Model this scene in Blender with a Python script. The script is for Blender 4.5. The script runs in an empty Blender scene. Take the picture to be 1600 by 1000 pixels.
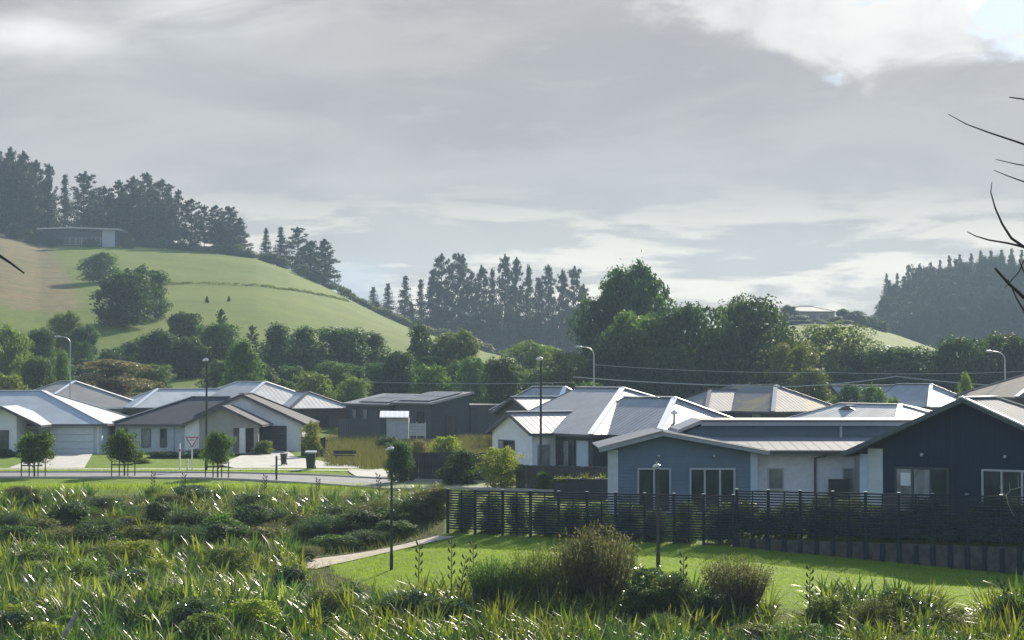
import bpy, math, random
import numpy as np
from mathutils import Vector, Matrix
R = math.radians
sc = bpy.context.scene
C = sc.collection
random.seed(7)

# ------------------------------------------------------------------ camera, sky, sun, exposure
F, HOR, CAMZ = 3000.0, 590.0, 5.8
TILT = math.atan((HOR - 500.0) / F)
cam = bpy.data.cameras.new('camera'); cam.lens = 36.0 * F / 1600.0; cam.sensor_width = 36.0
cam.clip_start = 0.5; cam.clip_end = 6000
cam_o = bpy.data.objects.new('camera', cam); C.objects.link(cam_o)
cam_o.location = (0, 0, CAMZ); cam_o.rotation_euler = (math.pi / 2 + TILT, 0, 0)
sc.camera = cam_o
SUN_EL, SUN_AZ = R(27), R(21)
L = Vector((math.cos(SUN_EL) * math.sin(SUN_AZ), math.cos(SUN_EL) * math.cos(SUN_AZ), math.sin(SUN_EL)))
sun = bpy.data.lights.new('sun', 'SUN'); sun.energy = 4.6; sun.angle = R(0.6); sun.color = (1.0, 0.90, 0.74)
sun_o = bpy.data.objects.new('sun', sun); C.objects.link(sun_o); sun_o.location = (80, 70, 60)
sun_o.rotation_euler = L.to_track_quat('Z', 'Y').to_euler()
sc.view_settings.view_transform = 'Standard'; sc.view_settings.look = 'None'
sc.view_settings.gamma = 1; sc.view_settings.use_curve_mapping = False
sc.view_settings.exposure = 0.95
sc.render.engine = 'CYCLES'
cy = sc.cycles
cy.use_denoising = True; cy.max_bounces = 5; cy.diffuse_bounces = 2; cy.glossy_bounces = 2
cy.transmission_bounces = 3; cy.volume_bounces = 0; cy.transparent_max_bounces = 6; cy.sample_clamp_indirect = 6

class NT:
    """tiny helper round a node tree"""
    def __init__(s, t): s.t = t
    def n(s, typ, **k):
        o = s.t.nodes.new(typ)
        for a, b in k.items(): setattr(o, a, b)
        return o
    def link(s, a, b): s.t.links.new(a, b)
    def put(s, sock, v):
        if isinstance(v, bpy.types.NodeSocket): s.link(v, sock)
        else: sock.default_value = v
    def m(s, op, a, b=None, c=None, clamp=False):
        o = s.n('ShaderNodeMath', operation=op); o.use_clamp = clamp
        s.put(o.inputs[0], a)
        if b is not None: s.put(o.inputs[1], b)
        if c is not None: s.put(o.inputs[2], c)
        return o.outputs[0]
    def sstep(s, x, lo, hi):
        o = s.n('ShaderNodeMapRange', interpolation_type='SMOOTHSTEP')
        s.put(o.inputs[0], x); s.put(o.inputs[1], lo); s.put(o.inputs[2], hi)
        return o.outputs[0]
    def mix(s, f, a, b):
        o = s.n('ShaderNodeMix', data_type='RGBA')
        s.put(o.inputs[0], f); s.put(o.inputs[6], a); s.put(o.inputs[7], b)
        return o.outputs[2]
    def noise(s, vec, scale, detail=4, rough=0.55, dist=0.0):
        o = s.n('ShaderNodeTexNoise'); o.inputs['Scale'].default_value = scale
        o.inputs['Detail'].default_value = detail; o.inputs['Roughness'].default_value = rough
        o.inputs['Distortion'].default_value = dist
        if vec is not None: s.link(vec, o.inputs['Vector'])
        return o.outputs['Fac']
    def vmul(s, v, k):
        o = s.n('ShaderNodeVectorMath', operation='MULTIPLY'); s.link(v, o.inputs[0]); o.inputs[1].default_value = k
        return o.outputs[0]

def c4(c): return (c[0], c[1], c[2], 1.0)

def build_world():
    w = bpy.data.worlds.new('World'); sc.world = w; w.use_nodes = True
    t = NT(w.node_tree); w.node_tree.nodes.clear()
    sky = t.n('ShaderNodeTexSky', sky_type='NISHITA'); sky.sun_disc = False
    sky.sun_elevation = SUN_EL; sky.sun_rotation = SUN_AZ
    tc = t.n('ShaderNodeTexCoord'); g = tc.outputs['Generated']
    sep = t.n('ShaderNodeSeparateXYZ'); t.link(g, sep.inputs[0])
    x, y, z = sep.outputs
    el = t.m('ARCSINE', z); az = t.m('ARCTAN2', x, y)
    sv = t.vmul(g, (6.0, 6.0, 20.0))
    nb = t.noise(sv, 1.3, 6, 0.55, 0.6)            # broad bands
    nf = t.noise(t.vmul(g, (9, 9, 52.0)), 1.25, 7, 0.6, 0.2)        # fine streaks
    nl = t.noise(t.vmul(g, (5, 5, 9.0)), 1.0, 3, 0.5)
    def blob(a0, e0, sa, se):
        q = t.m('ADD', t.m('POWER', t.m('DIVIDE', t.m('SUBTRACT', az, a0), sa), 2.0), t.m('POWER', t.m('DIVIDE', t.m('SUBTRACT', el, e0), se), 2.0))
        return t.m('EXPONENT', t.m('MULTIPLY', q, -1.0))
    # grey deck, mottled
    deck = t.mix(t.sstep(nb, 0.36, 0.66), c4((2.26, 2.24, 2.30)), c4((2.80, 2.74, 2.70)))
    deck = t.mix(t.m('MULTIPLY', t.sstep(nl, 0.42, 0.72), 0.6), deck, c4((2.95, 2.98, 3.02)))
    fx = t.noise(t.vmul(g, (10, 10, 34.0)), 2.2, 6, 0.62, 0.3)
    deck = t.mix(t.m('MULTIPLY', t.sstep(fx, 0.5, 0.72), 0.4), deck, c4((3.15, 3.1, 3.05)))
    pt = t.m('ADD', blob(-0.25, 0.172, 0.045, 0.012), t.m('MULTIPLY', blob(-0.155, 0.187, 0.05, 0.014), 0.8), clamp=True)
    deck = t.mix(t.m('MULTIPLY', pt, t.sstep(nb, 0.3, 0.62)), deck, c4((4.9, 4.95, 4.9)))
    # bright streaks between the bands low over the horizon
    low = t.sstep(el, 0.11, 0.05)
    streak = t.m('MULTIPLY', low, t.sstep(nf, 0.45, 0.57))
    deck = t.mix(t.m('MULTIPLY', low, 0.4), deck, c4((3.7, 3.5, 2.95)))
    deck = t.mix(t.m('MULTIPLY', streak, 0.9), deck, c4((5.6, 5.25, 4.4)))
    # where the deck breaks up, higher in the sky: sunlit white cloud with blue gaps
    nw = t.noise(t.vmul(g, (9, 9, 16.0)), 1.5, 7, 0.6, 0.5)
    edge = t.m('SUBTRACT', 0.214, t.m('MULTIPLY', t.sstep(az, -0.02, 0.2), 0.056))
    hi = t.sstep(t.m('ADD', t.m('SUBTRACT', el, edge), t.m('MULTIPLY', t.m('SUBTRACT', nw, 0.5), 0.075)), -0.006, 0.012)
    white = t.mix(t.sstep(nw, 0.35, 0.7), c4((2.75, 2.8, 2.88)), c4((4.0, 3.95, 3.8)))
    # sun shining through the thin broken cloud round it
    dt = t.n('ShaderNodeVectorMath', operation='DOT_PRODUCT'); t.link(g, dt.inputs[0]); dt.inputs[1].default_value = L
    dd = t.m('MAXIMUM', dt.outputs['Value'], 0.0)
    glow = t.m('ADD', t.m('MULTIPLY', t.m('POWER', dd, 30.0), 2.0), 0.9)
    sc_ = t.n('ShaderNodeVectorMath', operation='SCALE'); t.link(white, sc_.inputs[0]); t.link(glow, sc_.inputs[3])
    cloud = t.mix(hi, deck, sc_.outputs[0])
    thr = t.m('SUBTRACT', 0.56, t.m('MULTIPLY', t.sstep(el, 0.2, 0.6), 0.24))
    gn = t.m('ADD', t.noise(t.vmul(g, (9, 9, 20.0)), 1.7, 5, 0.55, 0.3), t.m('MULTIPLY', blob(0.256, 0.183, 0.018, 0.008), 0.4))
    gap = t.m('MULTIPLY', hi, t.sstep(t.m('SUBTRACT', gn, thr), 0.0, 0.08))
    low_gap = t.m('MULTIPLY', t.sstep(el, 0.068, 0.052), t.sstep(az, -0.045, -0.085))
    veil = t.mix(0.8, sky.outputs[0], c4((1.35, 2.3, 3.8)))
    out = t.mix(gap, cloud, veil)
    out = t.mix(t.m('MULTIPLY', low_gap, 0.75), out, c4((2.75, 3.25, 3.7)))
    bg = t.n('ShaderNodeBackground'); bg.inputs['Strength'].default_value = 0.1
    t.link(out, bg.inputs['Color'])
    o = t.n('ShaderNodeOutputWorld'); t.link(bg.outputs[0], o.inputs['Surface'])
build_world()

# ------------------------------------------------------------------ placing
def at(px, py, Y):
    s, c = math.sin(TILT), math.cos(TILT)
    a, b = (px - 800) / F, (500 - py) / F
    k = Y / (c - b * s)
    return Vector((a * k, Y, CAMZ + (s + b * c) * k))
def X_of(px, Y): return at(px, HOR, Y).x
def Z_of(py, Y): return at(800, py, Y).z

def smooth(a, b, x):
    t = np.clip((x - a) / (b - a), 0, 1); return t * t * (3 - 2 * t)
LK = np.array([(-90, 4.6), (0, 4.2), (10, 3.2), (30, -0.9), (42, -2.1), (60, -1.8), (78, -1.35), (86, -1.3), (95, -0.55), (103, -0.1), (112, 0), (150, 0.2), (175, 0.7), (200, 2.6), (225, 4.8), (240, 6.0)])
RK = np.array([(-90, 4.6), (0, 4.2), (10, 3.2), (30, -0.9), (42, -2.2), (56, -1.75), (63, -1.3), (72, -1.1), (77, -0.95), (81, -0.74), (84, -0.35), (100, 0), (150, 0.2), (175, 0.7), (200, 2.6), (225, 4.8), (240, 6.0)])
CR1 = np.array([(-900, 330), (-300, 345), (0, 363), (60, 379), (190, 383), (270, 389), (350, 397), (400, 404), (450, 421), (500, 444), (550, 469), (600, 494), (650, 516), (700, 530), (760, 550), (800, 560), (900, 565), (1000, 565), (1100, 555), (1200, 520), (1230, 500), (1310, 498), (1340, 506), (1400, 523), (1470, 548), (1600, 562), (1900, 562), (2600, 540)])
CR2 = np.array([(-900, 575), (1180, 575), (1300, 530), (1370, 500), (1440, 477), (1520, 470), (1600, 466), (1900, 455), (2600, 500)])
YC1, YC2 = 480.0, 640.0
def ground(x, y):
    x = np.asarray(x, float); y = np.asarray(y, float)
    zl = np.interp(y, LK[:, 0], LK[:, 1]); zr = np.interp(y, RK[:, 0], RK[:, 1])
    s = smooth(-7.0, -2.2, x)
    z = zl * (1 - s) + zr * s
    # lawn falls towards the right below the retaining wall, yard terrace behind it
    fy = 77.0 - (x - 8.98) * 0.40                    # line of the right-hand fence
    z = z - np.clip((x - 8.9) * 0.055, 0, 0.75) * smooth(60, 66, y) * (1 - smooth(0.3, 0.9, y - fy))
    z = np.where(x > 8.98, z + (-0.50 - z) * smooth(0.25, 0.9, y - fy) * (1 - smooth(80, 86, y)), z)
    yy = np.maximum(y, 1.0); px = 800 + F * x / yy
    c1 = CAMZ + (HOR - np.interp(px, CR1[:, 0], CR1[:, 1])) * YC1 / F
    t = np.clip((y - 240) / (YC1 - 240), 0, 1)
    bump = np.sin(x * 0.03 + 1.0) * np.sin(y * 0.021) * 1.1 * t * (1 - t) * 4
    far = 6.0 + (c1 - 6.0) * (t * 1.12 - 0.12 * t * t) + bump
    far = far - np.maximum(y - YC1, 0) * 0.055
    c2 = CAMZ + (HOR - np.interp(px, CR2[:, 0], CR2[:, 1])) * YC2 / F
    t2 = np.clip((y - 500) / (YC2 - 500), 0, 1)
    far = np.where(y > 240, np.maximum(far, 9.0 + (c2 - 9.0) * t2 - (1 - t2) * 5), far)
    far = np.where(y > 240, np.maximum(far, 6.0), far)
    return np.where(y > 240, far, z)
def gz(x, y): return float(ground(x, y))

# ------------------------------------------------------------------ tagging
def tag(o, label=None, cat=None, group=None, kind=None):
    if label: o['label'] = label
    if cat: o['category'] = cat
    if group: o['group'] = group
    if kind: o['kind'] = kind
    return o
def empty(name, loc=(0, 0, 0), rz=0.0):
    o = bpy.data.objects.new(name, None); C.objects.link(o)
    o.location = loc; o.rotation_euler = (0, 0, rz); o.empty_display_size = 0.3
    return o
def thing(name, label, cat, loc=(0, 0, 0), rz=0.0, group=None):
    return tag(empty(name, loc, rz), label, cat, group)
def link(name, me, parent=None, mat=None):
    o = bpy.data.objects.new(name, me); C.objects.link(o)
    if parent is not None: o.parent = parent
    if mat is not None and not me.materials: me.materials.append(mat)
    return o
def copy_tree(o, parent=None):
    c = o.copy(); C.objects.link(c)
    if parent is not None: c.parent = parent
    for ch in list(o.children): copy_tree(ch, c)
    return c
ORD = 'first second third fourth fifth sixth seventh eighth ninth tenth eleventh twelfth thirteenth fourteenth fifteenth sixteenth seventeenth eighteenth nineteenth twentieth'.split()
ORD += ['twenty-' + w for w in ORD[:9]]

# ------------------------------------------------------------------ mesh building
def np_mesh(name, v, quads=None, tris=None, smoothed=False):
    me = bpy.data.meshes.new(name)
    v = np.asarray(v, np.float32).reshape(-1, 3)
    nq = 0 if quads is None else len(quads); nt = 0 if tris is None else len(tris)
    me.vertices.add(len(v)); me.vertices.foreach_set('co', v.ravel())
    idx = []
    if nq: idx.append(np.asarray(quads, np.int32).ravel())
    if nt: idx.append(np.asarray(tris, np.int32).ravel())
    idx = np.concatenate(idx)
    me.loops.add(len(idx)); me.loops.foreach_set('vertex_index', idx)
    st = np.concatenate([np.arange(nq) * 4, nq * 4 + np.arange(nt) * 3]).astype(np.int32)
    me.polygons.add(nq + nt); me.polygons.foreach_set('loop_start', st)
    me.polygons.foreach_set('loop_total', np.concatenate([np.full(nq, 4), np.full(nt, 3)]).astype(np.int32))
    if smoothed: me.polygons.foreach_set('use_smooth', np.ones(nq + nt, bool))
    me.update(calc_edges=True)
    return me

class MB:
    def __init__(s): s.v = []; s.f = []
    def poly(s, pts):
        b = len(s.v); s.v += [tuple(p) for p in pts]; s.f.append(tuple(range(b, b + len(pts)))); return s
    def prism(s, pts, d):
        """polygon pts swept by vector d"""
        n = len(pts); b = len(s.v); d = Vector(d)
        s.v += [tuple(p) for p in pts] + [tuple(Vector(p) + d) for p in pts]
        s.f.append(tuple(range(b, b + n))); s.f.append(tuple(range(b + 2 * n - 1, b + n - 1, -1)))
        for i in range(n):
            j = (i + 1) % n; s.f.append((b + i, b + n + i, b + n + j, b + j))
        return s
    def box(s, x0, x1, y0, y1, z0, z1):
        return s.prism([(x0, y0, z0), (x1, y0, z0), (x1, y1, z0), (x0, y1, z0)], (0, 0, z1 - z0))
    def beam(s, p, q, w, h, up=(0, 0, 1)):
        p, q = Vector(p), Vector(q); d = (q - p).normalized(); sd = d.cross(Vector(up))
        if sd.length < 1e-4: sd = Vector((1, 0, 0))
        sd.normalize(); u = sd.cross(d).normalized()
        a, b = sd * w / 2, u * h / 2
        return s.prism([p - a - b, p + a - b, p + a + b, p - a + b], q - p)
    def tube(s, path, radii, n=6, cap=True):
        path = [Vector(p) for p in path]; b = len(s.v)
        if not hasattr(radii, '__len__'): radii = [radii] * len(path)
        ref = Vector((0.31, 0.17, 0.93))
        for i, p in enumerate(path):
            d = (path[min(i + 1, len(path) - 1)] - path[max(i - 1, 0)]).normalized()
            a = d.cross(ref)
            if a.length < 1e-3: a = d.cross(Vector((1, 0, 0)))
            a.normalize(); c = d.cross(a)
            for k in range(n):
                t = 2 * math.pi * k / n
                s.v.append(tuple(p + (a * math.cos(t) + c * math.sin(t)) * radii[i]))
        for i in range(len(path) - 1):
            for k in range(n):
                k2 = (k + 1) % n
                s.f.append((b + i * n + k, b + i * n + k2, b + (i + 1) * n + k2, b + (i + 1) * n + k))
        if cap:
            s.f.append(tuple(range(b + n - 1, b - 1, -1)))
            e = b + (len(path) - 1) * n; s.f.append(tuple(range(e, e + n)))
        return s
    def slope(s, pts, thick=0.05, rib=0.5, rw=0.022, rh=0.012):
        """roof plane: slab below the polygon and raised ribs running up the slope"""
        pts = [Vector(p) for p in pts]
        n = Vector((0, 0, 0))
        for i in range(len(pts)): n += (pts[i] - pts[0]).cross(pts[(i + 1) % len(pts)] - pts[0])
        n.normalize()
        if n.z < 0: n = -n
        s.prism(pts, -n * thick)
        if not rib: return s
        e = n.cross(Vector((0, 0, 1))); e.normalize(); g = e.cross(n)
        if g.z < 0: g = -g
        P = [((p - pts[0]).dot(e), (p - pts[0]).dot(g)) for p in pts]
        lo, hi = min(p[0] for p in P), max(p[0] for p in P)
        x = lo + rib * 0.5
        while x < hi - 0.05:
            ts = []
            for i in range(len(P)):
                (a, b), (c, d) = P[i], P[(i + 1) % len(P)]
                if (a - x) * (c - x) < 0: ts.append(b + (d - b) * (x - a) / (c - a))
            if len(ts) >= 2 and max(ts) - min(ts) > 0.15:
                p0 = pts[0] + e * x + g * min(ts); p1 = pts[0] + e * x + g * max(ts)
                s.prism([p0 - e * rw, p0 + e * rw, p0 + e * rw * 0.5 + n * rh, p0 - e * rw * 0.5 + n * rh], p1 - p0)
            x += rib
        return s
    def mesh(s, name, mat=None, smoothed=False):
        me = bpy.data.meshes.new(name); me.from_pydata(s.v, [], s.f); me.update()
        import bmesh
        bm = bmesh.new(); bm.from_mesh(me); bmesh.ops.recalc_face_normals(bm, faces=bm.faces); bm.to_mesh(me); bm.free()
        if smoothed: me.polygons.foreach_set('use_smooth', np.ones(len(me.polygons), bool))
        if mat: me.materials.append(mat)
        return me
    def build(s, name, mat, parent=None, smoothed=False):
        return link(name, s.mesh(name, mat, smoothed), parent)

# ------------------------------------------------------------------ materials
def mat_new(name):
    m = bpy.data.materials.new(name); m.use_nodes = True
    t = NT(m.node_tree); p = m.node_tree.nodes['Principled BSDF']
    return m, t, p
def mat(name, col, rough=0.6, metal=0.0, var=0.12, scale=3.0, bump=0.0, bscale=30.0, spec=0.5, stretch=(1, 1, 1), col2=None):
    m, t, p = mat_new(name)
    tc = t.n('ShaderNodeTexCoord'); v = t.vmul(tc.outputs['Object'], stretch)
    nz = t.noise(v, scale, 5, 0.6)
    c2 = col2 if col2 else tuple(min(1, k * (1 + var * 1.6)) for k in col)
    c1 = tuple(k * (1 - var * 1.6) for k in col) if not col2 else col
    t.link(t.mix(t.sstep(nz, 0.3, 0.7), c4(c1), c4(c2)), p.inputs['Base Color'])
    p.inputs['Roughness'].default_value = rough; p.inputs['Metallic'].default_value = metal
    p.inputs['Specular IOR Level'].default_value = spec
    if bump:
        b = t.n('ShaderNodeBump'); b.inputs['Strength'].default_value = bump; b.inputs['Distance'].default_value = 0.05
        t.link(t.noise(v, bscale, 3, 0.6), b.inputs['Height']); t.link(b.outputs[0], p.inputs['Normal'])
    return m
def leafmat(name, c1, c2, trans=0.35, rough=0.6, tcol=None, spec=0.22):
    m, t, p = mat_new(name)
    geo = t.n('ShaderNodeNewGeometry'); oi = t.n('ShaderNodeObjectInfo')
    col = t.mix(geo.outputs['Random Per Island'], c4(c1), c4(c2))
    hsv = t.n('ShaderNodeHueSaturation')
    t.link(t.m('ADD', t.m('MULTIPLY', oi.outputs['Random'], 0.5), 0.75), hsv.inputs['Value'])
    t.link(t.m('ADD', t.m('MULTIPLY', oi.outputs['Random'], 0.03), 0.485), hsv.inputs['Hue'])
    t.link(col, hsv.inputs['Color']); t.link(hsv.outputs[0], p.inputs['Base Color'])
    p.inputs['Roughness'].default_value = rough; p.inputs['Specular IOR Level'].default_value = spec
    tr = t.n('ShaderNodeBsdfTranslucent')
    mul = t.n('ShaderNodeMix', data_type='RGBA', blend_type='MULTIPLY'); mul.inputs[0].default_value = 1
    t.link(hsv.outputs[0], mul.inputs[6]); mul.inputs[7].default_value = c4(tcol or (2.3, 2.5, 0.8))
    t.link(mul.outputs[2], tr.inputs['Color'])
    mx = t.n('ShaderNodeMixShader'); mx.inputs[0].default_value = trans
    t.link(p.outputs[0], mx.inputs[1]); t.link(tr.outputs[0], mx.inputs[2])
    t.link(mx.outputs[0], m.node_tree.nodes['Material Output'].inputs['Surface'])
    return m
M = {}
M['bark'] = mat('bark', (0.09, 0.07, 0.055), 0.9, var=0.25, scale=6, stretch=(1, 1, 0.2))
M['pine_leaf'] = leafmat('pine_needles', (0.016, 0.032, 0.024), (0.032, 0.052, 0.032), 0.2)
M['dark_leaf'] = leafmat('dark_leaves', (0.017, 0.040, 0.022), (0.058, 0.098, 0.034), 0.36)
M['mid_leaf'] = leafmat('mid_leaves', (0.032, 0.066, 0.020), (0.085, 0.135, 0.032), 0.4)
M['light_leaf'] = leafmat('light_leaves', (0.06, 0.10, 0.036), (0.13, 0.18, 0.055), 0.42)
M['olive_leaf'] = leafmat('olive_leaves', (0.055, 0.078, 0.024), (0.12, 0.135, 0.038), 0.38)
M['gold_leaf'] = leafmat('gold_leaves', (0.13, 0.13, 0.06), (0.27, 0.22, 0.10), 0.3, tcol=(1.3, 1.3, 0.8))
M['yellow_leaf'] = leafmat('yellow_green_leaves', (0.11, 0.14, 0.03), (0.22, 0.24, 0.05), 0.4)
M['twig_leaf'] = leafmat('brown_green_twigs', (0.07, 0.085, 0.032), (0.22, 0.215, 0.095), 0.4, tcol=(1.5, 1.6, 0.8))
M['flax'] = leafmat('flax_leaves', (0.016, 0.040, 0.012), (0.060, 0.094, 0.020), 0.38, 0.34, spec=0.5)
M['flax_gold'] = leafmat('golden_flax_leaves', (0.055, 0.080, 0.014), (0.145, 0.150, 0.030), 0.42, 0.36, spec=0.5)
M['flax_pale'] = leafmat('pale_flax_leaves', (0.08, 0.11, 0.04), (0.19, 0.21, 0.08), 0.4, 0.22, spec=0.9)
M['glossy_leaf'] = leafmat('glossy_broad_leaves', (0.03, 0.06, 0.018), (0.085, 0.12, 0.03), 0.3, 0.16, spec=1.0)
M['sedge'] = leafmat('sedge_blades', (0.04, 0.055, 0.015), (0.12, 0.12, 0.04), 0.38)
M['lawn_blade'] = leafmat('lawn_blades', (0.10, 0.145, 0.010), (0.19, 0.235, 0.02), 0.52)
M['dry_blade'] = leafmat('dry_grass_blades', (0.11, 0.13, 0.035), (0.25, 0.24, 0.085), 0.34, tcol=(1.1, 1.05, 0.7))
M['stalk'] = mat('flower_stalk', (0.06, 0.05, 0.03), 0.8)
M['dead_wood'] = mat('dead_wood', (0.32, 0.29, 0.25), 0.8, var=0.2, scale=8)
M['branch'] = mat('bare_branch', (0.05, 0.045, 0.045), 0.8)

def roofmat(name, col, rough=0.38, spec=0.6, sun_tint=None, metal=0.0):
    m, t, p = mat_new(name)
    tc = t.n('ShaderNodeTexCoord')
    a = t.noise(tc.outputs['Object'], 0.8, 5, 0.6); b = t.noise(tc.outputs['Object'], 9.0, 3, 0.6)
    c = t.mix(t.sstep(a, 0.3, 0.75), c4(tuple(k * 0.88 for k in col)), c4(tuple(k * 1.1 for k in col)))
    if sun_tint: c = t.mix(t.m('MULTIPLY', t.sstep(t.noise(tc.outputs['Object'], 0.35, 4, 0.65), 0.45, 0.62), 0.8), c, c4(sun_tint))
    t.link(c, p.inputs['Base Color'])
    t.link(t.m('ADD', t.m('MULTIPLY', b, 0.18), rough - 0.09), p.inputs['Roughness'])
    p.inputs['Specular IOR Level'].default_value = spec; p.inputs['Metallic'].default_value = metal
    return m
M['roof_white'] = roofmat('pale_grey_roof_metal', (0.44, 0.47, 0.49), 0.75, 0.25)
M['roof_slate'] = roofmat('slate_roof_metal', (0.38, 0.37, 0.365), 0.57, 0.6, metal=0.9)
M['roof_brown'] = roofmat('charcoal_roof', (0.075, 0.077, 0.088), 0.8, 0.12)
M['roof_grey'] = roofmat('mid_grey_roof', (0.25, 0.245, 0.24), 0.7, 0.3)
M['roof_light'] = roofmat('light_grey_roof_metal', (0.50, 0.49, 0.47), 0.58, metal=0.7)
M['roof_sunset'] = roofmat('sunset_tinted_grey_roof', (0.19, 0.185, 0.19), 0.7, 0.3, sun_tint=(0.42, 0.31, 0.13))  # ochre patches paint the sunset reflection into the roof colour
M['roof_matt'] = roofmat('matt_grey_roof_metal', (0.19, 0.195, 0.21), 0.78, 0.2)
M['roof_tile'] = roofmat('weathered_brown_roof', (0.2, 0.175, 0.16), 0.85, 0.12)
M['cap_light'] = mat('light_metal_flashing', (0.85, 0.85, 0.85), 0.5, 0.4, var=0.03)
M['cap_slate'] = mat('slate_metal_flashing', (0.30, 0.31, 0.34), 0.35, 0.3, var=0.05)
M['cap_dark'] = mat('dark_metal_flashing', (0.07, 0.07, 0.08), 0.45, var=0.05)
M['white'] = mat('white_plaster', (0.74, 0.76, 0.80), 0.7, var=0.04, scale=1.5, bump=0.15)
M['white_brick'] = mat('white_painted_wall', (0.70, 0.72, 0.78), 0.75, var=0.05, scale=5, bump=0.3, bscale=14)
M['pale'] = mat('pale_blue_grey_wall', (0.55, 0.62, 0.68), 0.7, var=0.05)
M['pale_blue'] = mat('pale_blue_trim', (0.46, 0.60, 0.74), 0.6, var=0.04)
M['blue_board'] = mat('blue_grey_weatherboard', (0.115, 0.185, 0.255), 0.65, var=0.05, scale=2)
M['navy'] = mat('dark_navy_cladding', (0.008, 0.028, 0.056), 0.7, var=0.08, scale=2, spec=0.2, bump=0.1, stretch=(8, 8, 0.2))
M['beige'] = mat('taupe_wall', (0.33, 0.33, 0.31), 0.75, var=0.05)
M['dark_brown'] = mat('dark_brown_brick_wall', (0.10, 0.085, 0.08), 0.8, var=0.12, scale=9, bump=0.2)
M['dark_wall'] = mat('charcoal_wall', (0.035, 0.05, 0.065), 0.65, var=0.1)
M['mauve'] = mat('mauve_grey_wall', (0.26, 0.25, 0.30), 0.75, var=0.06)
M['soffit'] = mat('soffit_board', (0.34, 0.38, 0.42), 0.7, var=0.04)
M['soffit_dark'] = mat('dark_soffit_board', (0.08, 0.11, 0.12), 0.7, var=0.06)
M['frame'] = mat('grey_aluminium_frame', (0.42, 0.47, 0.52), 0.4, 0.2, var=0.04)
M['frame_dark'] = mat('dark_aluminium_frame', (0.04, 0.06, 0.075), 0.4, 0.2, var=0.04)
M['curtain'] = mat('pale_curtain', (0.42, 0.43, 0.42), 0.8, var=0.1, scale=12, stretch=(1, 1, 0.02))
M['garage'] = mat('pale_garage_door', (0.58, 0.64, 0.66), 0.6, var=0.03)
M['garage_dark'] = mat('dark_garage_door', (0.03, 0.042, 0.06), 0.5, var=0.05)
M['fence'] = mat('dark_stained_timber', (0.010, 0.024, 0.036), 0.75, var=0.2, spec=0.25, scale=4, stretch=(1, 6, 6))
M['fence_brown'] = mat('dark_brown_timber', (0.055, 0.05, 0.045), 0.8, var=0.25, scale=3)
M['retain'] = mat('weathered_retaining_timber', (0.085, 0.08, 0.075), 0.85, var=0.3, scale=2.5)
M['post_dark'] = mat('dark_pole_paint', (0.03, 0.035, 0.035), 0.5, var=0.1)
M['galv'] = mat('galvanised_steel', (0.45, 0.47, 0.48), 0.45, 0.5, var=0.06)
M['lamp_white'] = mat('white_lamp_casing', (0.8, 0.8, 0.8), 0.35, var=0.03)
M['red'] = mat('red_sign_border', (0.45, 0.05, 0.06), 0.5, var=0.03)
M['sign_white'] = mat('white_sign_face', (0.78, 0.76, 0.78), 0.5, var=0.03)
M['black'] = mat('black_paint', (0.015, 0.015, 0.015), 0.5, var=0.03)
M['bin'] = mat('dark_green_bin_plastic', (0.015, 0.03, 0.025), 0.4, var=0.05)
M['bin_lid'] = mat('grey_bin_lid_plastic', (0.45, 0.47, 0.5), 0.35, var=0.05)
M['solar'] = mat('solar_panel_glass', (0.03, 0.04, 0.07), 0.15, 0.1, var=0.03)
M['shed'] = mat('grey_shed_cladding', (0.42, 0.46, 0.48), 0.6, var=0.05)
M['screen'] = mat('dark_green_screen', (0.03, 0.045, 0.035), 0.6, var=0.08)
M['wire'] = mat('grey_cable', (0.35, 0.37, 0.38), 0.5, var=0.02)
def glassmat(name, col, rough=0.04):
    m, t, p = mat_new(name)
    tc = t.n('ShaderNodeTexCoord'); nz = t.noise(t.vmul(tc.outputs['Object'], (1.0, 1.0, 0.5)), 1.3, 3, 0.5, 0.2)
    t.link(t.mix(t.sstep(nz, 0.35, 0.65), c4(tuple(k * 0.6 for k in col)), c4(tuple(k * 1.5 for k in col))), p.inputs['Base Color'])
    p.inputs['Roughness'].default_value = rough; p.inputs['Specular IOR Level'].default_value = 0.6
    return m
M['glass'] = glassmat('dark_window_glass', (0.03, 0.045, 0.045))
M['glass_pale'] = glassmat('curtained_window_glass', (0.22, 0.24, 0.24), 0.1)
# ------------------------------------------------------------------ ground
def hit(px, py, lo=35.0, hi=900.0):
    """point of the ground seen at a pixel of the photograph"""
    Y = lo; step = 0.25
    while Y < hi:
        p = at(px, py, Y)
        if p.z <= gz(p.x, p.y): return Vector((p.x, p.y, gz(p.x, p.y)))
        Y += step; step = max(0.25, Y * 0.002)
    return at(px, py, hi)

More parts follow.
